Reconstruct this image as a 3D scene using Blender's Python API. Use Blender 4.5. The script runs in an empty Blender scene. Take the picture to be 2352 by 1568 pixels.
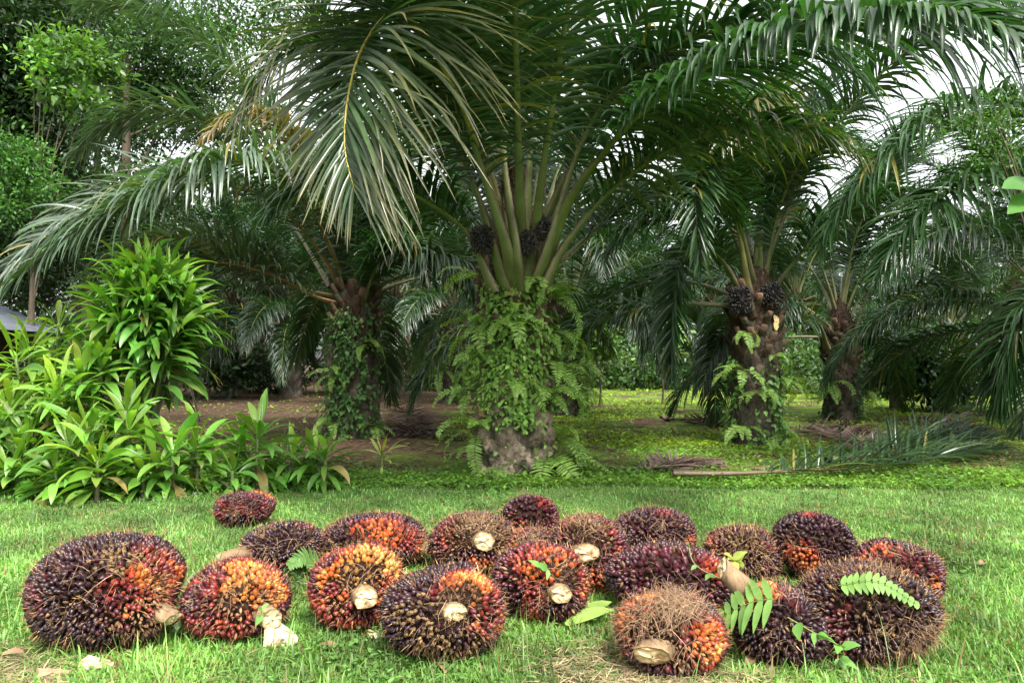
import bpy, math
import numpy as np
from math import radians, sin, cos, pi, atan2, sqrt

sc = bpy.context.scene
COL = sc.collection

# ------------------------------------------------------------------ camera, sky, sun, exposure
CAM_H, FPX, CX, CY, YH = 1.2, 1846.0, 1176.0, 784.0, 830.0      # survey of the photo (2352 px wide)
PITCH = math.atan((YH - CY) / FPX)
cam_d = bpy.data.cameras.new("camera"); cam = bpy.data.objects.new("camera", cam_d); COL.objects.link(cam)
cam.location = (0, 0, CAM_H); cam.rotation_euler = (pi / 2 + PITCH, 0, 0)
cam_d.sensor_width = 36.0; cam_d.lens = 36.0 * FPX / 2352.0
cam_d.clip_start = 0.05; cam_d.clip_end = 2000
sc.camera = cam

SUN_EL, SUN_AZ = 56.0, 160.0           # azimuth the light comes from, clockwise from +Y (behind the camera)
w = bpy.data.worlds.new("World"); sc.world = w; w.use_nodes = True
nt = w.node_tree; nt.nodes.clear()
sky = nt.nodes.new("ShaderNodeTexSky"); sky.sky_type = 'NISHITA'; sky.sun_disc = False
sky.sun_elevation = radians(SUN_EL); sky.sun_rotation = radians(SUN_AZ)
sky.air_density = 1.0; sky.dust_density = 4.0; sky.ozone_density = 1.0
hsv = nt.nodes.new("ShaderNodeHueSaturation"); hsv.inputs['Saturation'].default_value = 0.15
bg = nt.nodes.new("ShaderNodeBackground"); bg.inputs['Strength'].default_value = 0.15
wo = nt.nodes.new("ShaderNodeOutputWorld")
nt.links.new(sky.outputs[0], hsv.inputs['Color']); nt.links.new(hsv.outputs[0], bg.inputs['Color'])
nt.links.new(bg.outputs[0], wo.inputs['Surface'])
sl = bpy.data.lights.new("sun", 'SUN'); sun = bpy.data.objects.new("sun", sl); COL.objects.link(sun)
sl.energy = 2.1; sl.angle = radians(14.0); sl.color = (1.0, 0.95, 0.86)
_e, _a = radians(SUN_EL), radians(SUN_AZ)
from mathutils import Vector, Matrix
sun.rotation_euler = Vector((sin(_a) * cos(_e), cos(_a) * cos(_e), sin(_e))).to_track_quat('Z', 'Y').to_euler()
sun.location = (0, 0, 40)
sc.view_settings.view_transform = 'Standard'; sc.view_settings.look = 'None'
sc.view_settings.exposure = 1.7; sc.view_settings.gamma = 1.0
sc.cycles.max_bounces = 7; sc.cycles.diffuse_bounces = 3; sc.cycles.glossy_bounces = 2
sc.cycles.transmission_bounces = 4; sc.cycles.caustics_reflective = False; sc.cycles.caustics_refractive = False

# ------------------------------------------------------------------ helpers
Z = np.array([0, 0, 1.0])
def nrm(v):
    v = np.asarray(v, float)
    return v / np.maximum(np.linalg.norm(v, axis=-1, keepdims=True), 1e-9)
def ray(px, py):
    u, v = (px - CX) / FPX, (CY - py) / FPX
    return np.array([u, cos(PITCH) - v * sin(PITCH), sin(PITCH) + v * cos(PITCH)])
def P(px, py, Y):                       # photo pixel + distance -> point in the place
    r = ray(px, py); return np.array([0, 0, CAM_H]) + r * (Y / r[1])
def GZ(x, y):
    x = np.asarray(x, float); y = np.asarray(y, float)
    return 0.018 * np.sin(x * 1.3 + 0.4) * np.sin(y * 0.9) + 0.012 * np.sin(x * 2.9 + y * 2.3)
def G(px, py):                          # photo pixel of a ground point
    r = ray(px, py); t = -CAM_H / r[2]
    p = np.array([0, 0, CAM_H]) + r * t
    p[2] = float(GZ(p[0], p[1])); return p
def RNG(s): return np.random.default_rng(s)

class Geo:
    def __init__(s): s.V = []; s.Q = []; s.C = []; s.M = []; s.n = 0
    def add(s, V, Q, C, m=0):
        V = np.asarray(V, float).reshape(-1, 3); Q = np.asarray(Q, int).reshape(-1, 4)
        C = np.asarray(C, float)
        if C.ndim == 1: C = np.tile(C, (len(V), 1))
        s.V.append(V); s.Q.append(Q + s.n); s.C.append(C); s.M.append(np.full(len(Q), m, int)); s.n += len(V)
    def arrays(s): return np.concatenate(s.V), np.concatenate(s.Q), np.concatenate(s.C), np.concatenate(s.M)
    def clampz(s, dz=0.012):
        for v in s.V:
            g = GZ(v[:, 0], v[:, 1]) + dz + 0.02 * (np.sin(v[:, 0] * 91) + 1) + 0.015 * (np.sin(v[:, 1] * 77 + v[:, 0] * 13) + 1)
            v[:, 2] = np.maximum(v[:, 2], g)

def mesh(name, g, mats, smooth=True):
    V, Q, C, M = g.arrays()
    me = bpy.data.meshes.new(name)
    me.vertices.add(len(V)); me.vertices.foreach_set("co", V.astype(np.float32).ravel())
    me.loops.add(len(Q) * 4); me.loops.foreach_set("vertex_index", Q.astype(np.int32).ravel())
    me.polygons.add(len(Q))
    me.polygons.foreach_set("loop_start", np.arange(0, len(Q) * 4, 4, dtype=np.int32))
    me.polygons.foreach_set("material_index", M.astype(np.int32))
    me.polygons.foreach_set("use_smooth", np.full(len(Q), smooth, bool))
    for m in (mats if isinstance(mats, (list, tuple)) else [mats]): me.materials.append(m)
    a = me.color_attributes.new("Col", 'FLOAT_COLOR', 'POINT')
    a.data.foreach_set("color", np.c_[C, np.ones(len(C))].astype(np.float32).ravel())
    me.update(calc_edges=True); me.validate()
    return me
def obj(name, g, mats, parent=None, smooth=True):
    me = g if isinstance(g, bpy.types.Mesh) else mesh(name, g, mats, smooth)
    o = bpy.data.objects.new(name, me); COL.objects.link(o)
    if parent is not None: o.parent = parent
    return o
def thing(name, label, cat, loc=(0, 0, 0), rz=0.0, group=None):
    o = bpy.data.objects.new(name, None); COL.objects.link(o); o.empty_display_size = 0.1
    o.location = [float(c) for c in loc]; o.rotation_euler = (0, 0, rz); tag(o, label, cat, group); return o
def tag(o, label=None, cat=None, group=None, kind=None):
    if label: o['label'] = label
    if cat: o['category'] = cat
    if group: o['group'] = group
    if kind: o['kind'] = kind
    return o

# ---- blades: every leaf, leaflet, pinna, grass blade and spine is a tapering folded strip
def blades(g, Pt, D, N, L, W, prof, droop, segs, c0, c1, fold=0.35, flat=False, kink=0.0, rng=None, m=0, tip_pow=1.0, sag=0.35):
    K = len(Pt); d = nrm(D); wv = nrm(np.cross(d, N)); p = np.array(Pt, float)
    L = np.broadcast_to(L, (K,)).astype(float); W = np.broadcast_to(W, (K,)).astype(float)
    droop = np.broadcast_to(droop, (K,)).astype(float)
    c0 = np.broadcast_to(c0, (K, 3)); c1 = np.broadcast_to(c1, (K, 3))
    rows = 2 if flat else 3
    V = np.zeros((K, segs + 1, rows, 3)); C = np.zeros((K, segs + 1, rows, 3))
    for j in range(segs + 1):
        t = j / segs
        ww = nrm(wv - (wv * d).sum(1, keepdims=True) * d); nn = np.cross(ww, d)
        h = (W * 0.5 * prof[j])[:, None]
        if flat:
            V[:, j, 0] = p + ww * h; V[:, j, 1] = p - ww * h
        else:
            V[:, j, 0] = p + ww * h * cos(fold) + nn * h * sin(fold)
            V[:, j, 1] = p
            V[:, j, 2] = p - ww * h * cos(fold) + nn * h * sin(fold)
        C[:, j] = (c0 + (c1 - c0) * t ** tip_pow)[:, None, :]
        p = p + d * (L / segs)[:, None]
        d = d - Z * (droop / segs * (sag + t) * 1.4)[:, None]
        if kink and rng is not None: d = d + rng.normal(0, kink, (K, 3)) * t
        d = nrm(d)
    base = (np.arange(K) * (segs + 1) * rows)[:, None, None]
    j = (np.arange(segs) * rows)[None, :, None]
    q = []
    for r in range(rows - 1):
        a = base + j + r
        q.append(np.concatenate([a, a + 1, a + rows + 1, a + rows], axis=2))
    g.add(V.reshape(-1, 3), np.concatenate(q).reshape(-1, 4), C.reshape(-1, 3), m)

def catmull(pts, n):
    pts = np.asarray(pts, float); q = np.vstack([2 * pts[0] - pts[1], pts, 2 * pts[-1] - pts[-2]])
    out = []
    for i in range(1, len(q) - 2):
        t = np.linspace(0, 1, 24, endpoint=False)[:, None]
        a, b, c, d = q[i - 1], q[i], q[i + 1], q[i + 2]
        out.append(0.5 * (2 * b + (c - a) * t + (2 * a - 5 * b + 4 * c - d) * t ** 2 + (3 * b - a - 3 * c + d) * t ** 3))
    out.append(pts[-1:]); o = np.vstack(out)
    s = np.r_[0, np.cumsum(np.linalg.norm(np.diff(o, axis=0), axis=1))]
    u = np.linspace(0, s[-1], n)
    return np.stack([np.interp(u, s, o[:, k]) for k in range(3)], 1), s[-1]

def tube(g, path, ra, rb=None, S=None, sides=7, c=(.2, .15, .1), c2=None, m=0, cap=True):
    path = np.asarray(path, float); n = len(path)
    T = nrm(np.gradient(path, axis=0))
    if S is None:
        ref = np.array([0.31, 0.92, 0.2]) if abs(T[0, 2]) > 0.8 else Z
        S = np.cross(T, ref)
    S = nrm(S - (S * T).sum(1, keepdims=True) * T); N = np.cross(S, T)
    ra = np.broadcast_to(ra, (n,)); rb = ra if rb is None else np.broadcast_to(rb, (n,))
    an = np.linspace(0, 2 * pi, sides, endpoint=False)
    V = path[:, None] + S[:, None] * (np.cos(an)[None, :, None] * ra[:, None, None]) + N[:, None] * (np.sin(an)[None, :, None] * rb[:, None, None])
    c = np.asarray(c, float)
    if c2 is None: C = np.tile(c, (n * sides, 1)) if c.ndim == 1 else np.repeat(c, sides, 0)
    else:
        t = np.linspace(0, 1, n)[:, None]; C = np.repeat(c * (1 - t) + np.asarray(c2) * t, sides, 0)
    i = np.arange(n - 1)[:, None] * sides; k = np.arange(sides)[None, :]; k2 = (k + 1) % sides
    Q = np.stack([i + k, i + k2, i + sides + k2, i + sides + k], 2).reshape(-1, 4)
    V = V.reshape(-1, 3)
    if cap:
        e = len(V); V = np.vstack([V, path[-1:]]); C = np.vstack([C, C[-1:]])
        b = (n - 1) * sides; h = sides // 2
        kk = np.arange(0, sides - 1, 2)
        Q = np.vstack([Q, np.stack([b + kk, b + kk + 1, b + (kk + 2) % sides, np.full(len(kk), e)], 1)])
    g.add(V, Q, C, m)

# ------------------------------------------------------------------ materials
def mat(name):
    m = bpy.data.materials.new(name); m.use_nodes = True
    n = m.node_tree.nodes; n.clear()
    out = n.new("ShaderNodeOutputMaterial"); return m, m.node_tree, out
def leaf_mat(name, rough=0.42, spec=0.5, transl=0.3, tgain=(1.5, 1.6, 0.7), coat=0.0, nscale=9.0, nvar=0.5, stripe=False):
    m, t, out = mat(name); n = t.nodes; l = t.links
    at = n.new("ShaderNodeAttribute"); at.attribute_name = "Col"
    tc = n.new("ShaderNodeTexCoord"); no = n.new("ShaderNodeTexNoise"); no.inputs['Scale'].default_value = nscale
    no.inputs['Detail'].default_value = 3.0
    l.new(tc.outputs['Object'], no.inputs['Vector'])
    mr = n.new("ShaderNodeMapRange"); mr.inputs[1].default_value = 0.3; mr.inputs[2].default_value = 0.7
    mr.inputs[3].default_value = 1.0 - nvar * 0.5; mr.inputs[4].default_value = 1.0 + nvar * 0.5
    l.new(no.outputs['Fac'], mr.inputs[0])
    mx = n.new("ShaderNodeVectorMath"); mx.operation = 'SCALE'
    l.new(at.outputs['Color'], mx.inputs[0]); l.new(mr.outputs[0], mx.inputs['Scale'])
    pr = n.new("ShaderNodeBsdfPrincipled"); pr.inputs['Roughness'].default_value = rough
    pr.inputs['Specular IOR Level'].default_value = spec; pr.inputs['Coat Weight'].default_value = coat
    l.new(mx.outputs[0], pr.inputs['Base Color'])
    tr = n.new("ShaderNodeBsdfTranslucent"); tm = n.new("ShaderNodeVectorMath"); tm.operation = 'MULTIPLY'
    tm.inputs[1].default_value = tgain
    l.new(mx.outputs[0], tm.inputs[0]); l.new(tm.outputs[0], tr.inputs['Color'])
    ms = n.new("ShaderNodeMixShader"); ms.inputs[0].default_value = transl
    l.new(pr.outputs[0], ms.inputs[1]); l.new(tr.outputs[0], ms.inputs[2]); l.new(ms.outputs[0], out.inputs[0])
    return m
def solid_mat(name, rough=0.7, spec=0.3, nscale=14.0, nvar=0.5, bump=0.4, bscale=40.0, stretch=(1, 1, 1), second=None, sscale=5.0, coat=0.0, bdist=0.01):
    m, t, out = mat(name); n = t.nodes; l = t.links
    at = n.new("ShaderNodeAttribute"); at.attribute_name = "Col"
    tc = n.new("ShaderNodeTexCoord"); mp = n.new("ShaderNodeMapping"); mp.inputs['Scale'].default_value = stretch
    l.new(tc.outputs['Object'], mp.inputs[0])
    no = n.new("ShaderNodeTexNoise"); no.inputs['Scale'].default_value = nscale; no.inputs['Detail'].default_value = 5.0
    l.new(mp.outputs[0], no.inputs['Vector'])
    mr = n.new("ShaderNodeMapRange"); mr.inputs[1].default_value = 0.3; mr.inputs[2].default_value = 0.7
    mr.inputs[3].default_value = 1 - nvar * 0.6; mr.inputs[4].default_value = 1 + nvar * 0.6
    l.new(no.outputs['Fac'], mr.inputs[0])
    mx = n.new("ShaderNodeVectorMath"); mx.operation = 'SCALE'
    l.new(at.outputs['Color'], mx.inputs[0]); l.new(mr.outputs[0], mx.inputs['Scale'])
    colour = mx.outputs[0]
    if second is not None:
        n2 = n.new("ShaderNodeTexNoise"); n2.inputs['Scale'].default_value = sscale; n2.inputs['Detail'].default_value = 6.0
        l.new(tc.outputs['Object'], n2.inputs['Vector'])
        r2 = n.new("ShaderNodeMapRange"); r2.inputs[1].default_value = 0.5; r2.inputs[2].default_value = 0.66
        l.new(n2.outputs['Fac'], r2.inputs[0])
        mc = n.new("ShaderNodeMix"); mc.data_type = 'RGBA'; l.new(r2.outputs[0], mc.inputs[0])
        l.new(colour, mc.inputs[6]); mc.inputs[7].default_value = (*second, 1); colour = mc.outputs[2]
    pr = n.new("ShaderNodeBsdfPrincipled"); pr.inputs['Roughness'].default_value = rough
    pr.inputs['Specular IOR Level'].default_value = spec; pr.inputs['Coat Weight'].default_value = coat
    l.new(colour, pr.inputs['Base Color'])
    if bump:
        nb = n.new("ShaderNodeTexNoise"); nb.inputs['Scale'].default_value = bscale; nb.inputs['Detail'].default_value = 4.0
        l.new(mp.outputs[0], nb.inputs['Vector'])
        bm = n.new("ShaderNodeBump"); bm.inputs['Strength'].default_value = bump; bm.inputs['Distance'].default_value = bdist
        l.new(nb.outputs['Fac'], bm.inputs['Height']); l.new(bm.outputs[0], pr.inputs['Normal'])
    l.new(pr.outputs[0], out.inputs[0]); return m

M_FROND = leaf_mat("palm_leaflet", rough=0.30, spec=0.6, transl=0.24, tgain=(1.25, 1.9, 0.5))
M_DRY = leaf_mat("dry_leaflet", rough=0.7, spec=0.25, transl=0.15, tgain=(1.2, 1.1, 0.9))
M_CORD = leaf_mat("broad_leaf", rough=0.34, spec=0.5, transl=0.33, tgain=(1.5, 1.5, 0.5), nscale=6, nvar=0.4)
M_FERN = leaf_mat("fern_leaf", rough=0.5, spec=0.35, transl=0.35, tgain=(1.4, 1.4, 0.6))
M_TREE = leaf_mat("tree_leaf", rough=0.4, spec=0.45, transl=0.3, tgain=(1.6, 1.7, 0.6), nscale=1.5, nvar=0.7)
M_GRASS = leaf_mat("grass_blade", rough=0.45, spec=0.35, transl=0.35, tgain=(1.4, 1.4, 0.6), nscale=1.1, nvar=0.45)
M_STEM = solid_mat("green_petiole", rough=0.5, spec=0.4, nscale=6, nvar=0.4, bump=0.2, bscale=60)
M_TRUNK = solid_mat("palm_trunk", rough=0.9, spec=0.15, nscale=9, nvar=0.9, bump=0.9, bscale=26, stretch=(1, 1, 0.45), second=(0.045, 0.05, 0.03), sscale=6, bdist=0.03)
M_BARK = solid_mat("bark", rough=0.9, spec=0.15, nscale=5, nvar=0.8, bump=0.8, bscale=20, stretch=(1, 1, 0.3), bdist=0.02)
M_CORE = solid_mat("bunch_core", rough=0.9, spec=0.1, nscale=60, nvar=1.0, bump=1.0, bscale=120)
M_FRUIT = solid_mat("palm_fruit", rough=0.36, spec=0.42, nscale=110, nvar=0.6, bump=0.12, bscale=150)
M_SPINE = solid_mat("bract_fibre", rough=0.75, spec=0.2, nscale=50, nvar=0.7, bump=0)
M_STALK = solid_mat("fruit_stalk", rough=0.8, spec=0.2, nscale=30, nvar=0.6, bump=0.6, bscale=60, stretch=(1, 1, 0.3))
M_CUT = solid_mat("cut_wood", rough=0.7, spec=0.25, nscale=22, nvar=0.3, bump=0.35, bscale=90, second=(0.30, 0.18, 0.08), sscale=24)
M_METAL = solid_mat("roof_sheet", rough=0.45, spec=0.5, nscale=3, nvar=0.4, bump=0.1, bscale=20)
M_WOOD = solid_mat("old_timber", rough=0.85, spec=0.2, nscale=4, nvar=0.7, bump=0.5, bscale=20, stretch=(1, 1, 0.2))
M_BAG = solid_mat("plastic_sack", rough=0.4, spec=0.5, nscale=8, nvar=0.2, bump=0.3, bscale=30)

# ------------------------------------------------------------------ ground
def ground_mat():
    m, t, out = mat("plantation_ground"); n = t.nodes; l = t.links
    geo = n.new("ShaderNodeNewGeometry"); sep = n.new("ShaderNodeSeparateXYZ"); l.new(geo.outputs['Position'], sep.inputs[0])
    def noise(s, d=6.0):
        k = n.new("ShaderNodeTexNoise"); k.inputs['Scale'].default_value = s; k.inputs['Detail'].default_value = d
        l.new(geo.outputs['Position'], k.inputs['Vector']); return k.outputs['Fac']
    def rng(x, a, b, c=0.0, d=1.0):
        k = n.new("ShaderNodeMapRange"); k.inputs[1].default_value = a; k.inputs[2].default_value = b
        k.inputs[3].default_value = c; k.inputs[4].default_value = d; l.new(x, k.inputs[0]); return k.outputs[0]
    def mix(f, a, b):
        k = n.new("ShaderNodeMix"); k.data_type = 'RGBA'
        if hasattr(f, 'default_value') or not isinstance(f, float): l.new(f, k.inputs[0])
        for v, s in ((a, 6), (b, 7)):
            if isinstance(v, tuple): k.inputs[s].default_value = (*v, 1)
            else: l.new(v, k.inputs[s])
        return k.outputs[2]
    soil = mix(rng(noise(14), 0.35, 0.65), (0.040, 0.026, 0.016), (0.10, 0.068, 0.042))
    green = mix(rng(noise(40), 0.35, 0.65), (0.07, 0.13, 0.02), (0.14, 0.22, 0.03))
    fl = mix(rng(noise(0.9), 0.46, 0.60), green, soil)          # plantation floor: patches of bare litter
    lf = n.new('ShaderNodeMath'); lf.operation = 'MULTIPLY_ADD'; l.new(noise(0.5), lf.inputs[0]); lf.inputs[1].default_value = 4.0; l.new(sep.outputs['X'], lf.inputs[2])
    fl = mix(rng(lf.outputs[0], 0.3, 1.4), soil, fl)
    lawn = mix(rng(noise(3.2), 0.52, 0.7), (0.085, 0.16, 0.04), (0.14, 0.12, 0.06))
    # lawn reaches to a wandering line about eight metres out
    add = n.new("ShaderNodeMath"); add.operation = 'MULTIPLY_ADD'; l.new(noise(0.8), add.inputs[0]); add.inputs[1].default_value = 1.2
    l.new(sep.outputs['Y'], add.inputs[2])
    c = mix(rng(add.outputs[0], 8.0, 8.7), lawn, fl)
    pr = n.new("ShaderNodeBsdfPrincipled"); pr.inputs['Roughness'].default_value = 0.95; pr.inputs['Specular IOR Level'].default_value = 0.1
    l.new(c, pr.inputs['Base Color'])
    b = n.new("ShaderNodeBump"); b.inputs['Strength'].default_value = 0.8; b.inputs['Distance'].default_value = 0.03
    l.new(noise(30), b.inputs['Height']); l.new(b.outputs[0], pr.inputs['Normal']); l.new(pr.outputs[0], out.inputs[0])
    return m
gx = np.r_[-400, -150, -60, np.arange(-30, 30.1, 0.4), 60, 150, 400]; gy = np.r_[-300, -80, -20, np.arange(-4, 46, 0.4), 70, 120, 250, 600]
X, Y = np.meshgrid(gx, gy); gg = Geo(); nx, ny = len(gx), len(gy)
ii, jj = np.meshgrid(np.arange(nx - 1), np.arange(ny - 1)); b0 = (jj * nx + ii).ravel()
gg.add(np.stack([X, Y, GZ(X, Y)], 2), np.stack([b0, b0 + 1, b0 + nx + 1, b0 + nx], 1), (0.1, 0.1, 0.05))
tag(obj('ground', gg, ground_mat()), kind='structure')

# ------------------------------------------------------------------ palm fronds
PROF6 = [0.55, 1.0, 1.0, 0.9, 0.72, 0.42, 0.03]
def resamp(prof, segs): return np.interp(np.linspace(0, 1, segs + 1), np.linspace(0, 1, len(prof)), prof)
GREEN = np.array([0.028, 0.064, 0.021]); YEL = np.array([0.26, 0.20, 0.04]); BROWN = np.array([0.17, 0.095, 0.045])
def frond(ctrl, seed, pairs=100, Lmax=0.85, W=0.042, droop=1.1, segs=5, col=GREEN, tipc=None, pet=0.2, base_w=0.075, twist=0.0,
          thorns=0, lift=0.35, rach=(0.10, 0.13, 0.035), ang0=66, ang1=24, jit=0.10, ground=False, side_len=(1, 1), vary=0.35, yellow=0.015, wpow=1.0):
    """leaf blade geometry and stem geometry of one pinnate frond along a curve"""
    r = RNG(seed); path, LEN = catmull(ctrl, 42)
    T = nrm(np.gradient(path, axis=0))
    Hd = path[-1] - path[0]; Hd[2] = 0
    if np.linalg.norm(Hd) < 1e-3: Hd = np.array([1.0, 0, 0])
    S0 = np.cross(nrm(Hd), Z)
    S = nrm(S0 - (T @ S0)[:, None] * T); N = np.cross(S, T)
    s = np.linspace(0, 1, len(path)); tw = twist * np.clip((s - 0.1) / 0.9, 0, 1)
    S, N = S * np.cos(tw)[:, None] + N * np.sin(tw)[:, None], N * np.cos(tw)[:, None] - S * np.sin(tw)[:, None]
    gl, gs = Geo(), Geo()
    ra = np.interp(s, [0, 0.06, pet, 0.6, 1], [base_w * 1.15, base_w * 0.8, base_w * 0.38, base_w * 0.2, 0.004])
    rb = ra * np.interp(s, [0, pet, 1], [0.5, 0.75, 0.9])
    cr = np.outer(np.interp(s, [0, 0.12, 1], [0.8, 1, 1.25]), rach)
    tube(gs, path, ra, rb, S, sides=10, c=cr, m=0)
    cv = gs.C[0][:420].reshape(42, 10, 3); edge = np.clip((np.abs(np.cos(np.linspace(0, 2 * pi, 10, endpoint=False))) - .6) / .3, 0, 1)[None, :, None] * np.interp(s, [0, pet * 1.2, pet * 1.6], [.95, .6, 0])[:, None, None]
    blot = np.clip(np.sin(s * 60 + seed) * .5 + r.normal(.2, .35, 42), 0, 1)[:, None, None] * np.interp(s, [0, pet, .7], [.5, .25, 0])[:, None, None]
    cv[:] = cv * (1 - edge) + np.array([.17, .13, .085]) * edge; cv[:] = cv * (1 - blot) + np.array([.075, .06, .035]) * blot
    def at(u, A): return np.stack([np.interp(u, s, A[:, k]) for k in range(3)], 1)
    if thorns:
        for sd in (-1, 1):
            u = np.sort(r.uniform(0.03, pet * 1.1, thorns)); p = at(u, path) + at(u, S) * sd * np.interp(u, s, ra)[:, None] * 0.9
            d = at(u, S) * sd + at(u, N) * 0.5 + r.normal(0, 0.35, (thorns, 3))
            blades(gs, p, d, at(u, T), r.uniform(0.02, 0.055, thorns), 0.007, [1, .6, .05], 0, 2, (0.12, 0.11, 0.04), (0.10, 0.06, 0.03), flat=True)
    for sd in (-1, 1):
        q = (np.arange(pairs) + r.uniform(-0.3, 0.3, pairs)) / pairs
        u = pet + (1 - pet) * np.clip(q, 0, 1) ** 0.95; v = np.clip((u - pet) / (1 - pet), 0, 1)
        t, sv, nv = nrm(at(u, T)), nrm(at(u, S)), nrm(at(u, N))
        ang = np.radians(ang0 + (ang1 - ang0) * v ** 1.3) + r.normal(0, jit, pairs)
        ph = np.where(np.arange(pairs) % 3 == 0, lift + 0.35, np.where(np.arange(pairs) % 3 == 1, lift, lift - 0.4)) + r.normal(0, 0.12, pairs)
        d = np.cos(ang)[:, None] * t + np.sin(ang)[:, None] * (sv * sd * np.cos(ph)[:, None] + nv * np.sin(ph)[:, None])
        L = Lmax * np.interp(v, [0, 0.12, 0.4, 0.7, 1.0], [0.35, 0.75, 1.0, 0.85, 0.38]) * r.uniform(0.82, 1.1, pairs) * side_len[0 if sd < 0 else 1]
        b = col * np.exp(r.normal(0, vary * 0.5, (pairs, 1))) * r.uniform(0.9, 1.1, (pairs, 3))
        yl = r.random(pairs) < yellow; b[yl] = b[yl] * 0.4 + YEL * 0.6
        e = b * 1.15 if tipc is None else b * 0.35 + np.asarray(tipc) * r.uniform(0.4, 1.0, (pairs, 1))
        blades(gl, at(u, path) + sv * sd * (np.interp(u, s, ra) * 0.6)[:, None], d, nv + 0.25 * r.normal(0, 1, (pairs, 3)), L,
               W * r.uniform(0.75, 1.15, pairs) * np.interp(v, [0, .15, .7, 1], [.5, 1, .9, .5]),
               resamp(PROF6, segs), droop * r.uniform(0.55, 1.45, pairs), segs, b, e, fold=0.45, kink=0.05, rng=r, tip_pow=3.0)
    if ground: gl.clampz(); gs.clampz()
    return gl, gs

def arch(L, elev, bend, n=9, r0=0.16, power=1.35, z0=0.0):
    """frond axis in its own frame, running out along +X"""
    s = np.linspace(0, 1, 60); th = np.radians(elev) - np.radians(bend) * s ** power
    x = np.r_[0, np.cumsum(np.cos(th[:-1]) * L / 59)]; z = np.r_[0, np.cumsum(np.sin(th[:-1]) * L / 59)]
    k = np.linspace(0, 59, n).astype(int)
    return np.stack([x[k] + r0 * max(cos(radians(elev)), 0.15), 0 * k, z[k] + z0], 1)

LIB = {}
def lib(cls, var):
    """shared frond meshes for palms in the rows behind: six ages, three of each"""
    k = (cls, var)
    if k not in LIB:
        r = RNG(900 + cls * 7 + var)
        el = [84, 72, 60, 45, 28, 8][cls] + r.uniform(-5, 5); be = [50, 72, 92, 100, 98, 84][cls] + r.uniform(-8, 10)
        L = [4.6, 5.2, 5.4, 5.2, 4.8, 4.2][cls] * r.uniform(0.93, 1.07)
        a = arch(L, el, be); a[3:, 1] += np.linspace(0, r.uniform(-.5, .5), len(a) - 3)
        gl, gs = frond(a, 40 + cls * 5 + var, pairs=125, Lmax=0.88, W=0.054, droop=[0.9, 1.3, 1.7, 2.0, 2.3, 2.5][cls], segs=4,
                       twist=r.uniform(-0.6, 0.6), col=GREEN * [.8, .8, .85], base_w=0.07, pet=0.22, tipc=None, yellow=[0, 0, 0, .01, .02, .05][cls])
        LIB[k] = (mesh("palm_frond", gl, M_FROND), mesh("petiole", gs, M_STEM))
    return LIB[k]
def place_frond(root, cls, var, az, zc, sc_=1.0, roll=0.0, stem=True):
    a, b = lib(cls, var)
    o = obj('frond', a, None, root); o.location = (0, 0, zc); o.rotation_euler = (roll, 0, az); o.scale = (sc_,) * 3
    if stem: c = obj('petiole', b, None, o)
    return o
def own_frond(root, ctrl, seed, loc, dry=False, **kw):
    """a frond with its own curve, given in place coordinates"""
    gl, gs = frond(np.asarray(ctrl, float) - np.asarray(loc, float), seed, **kw)
    o = obj('frond', gl, M_DRY if dry else M_FROND, root); obj('petiole', gs, M_STEM, o); return o

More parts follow.
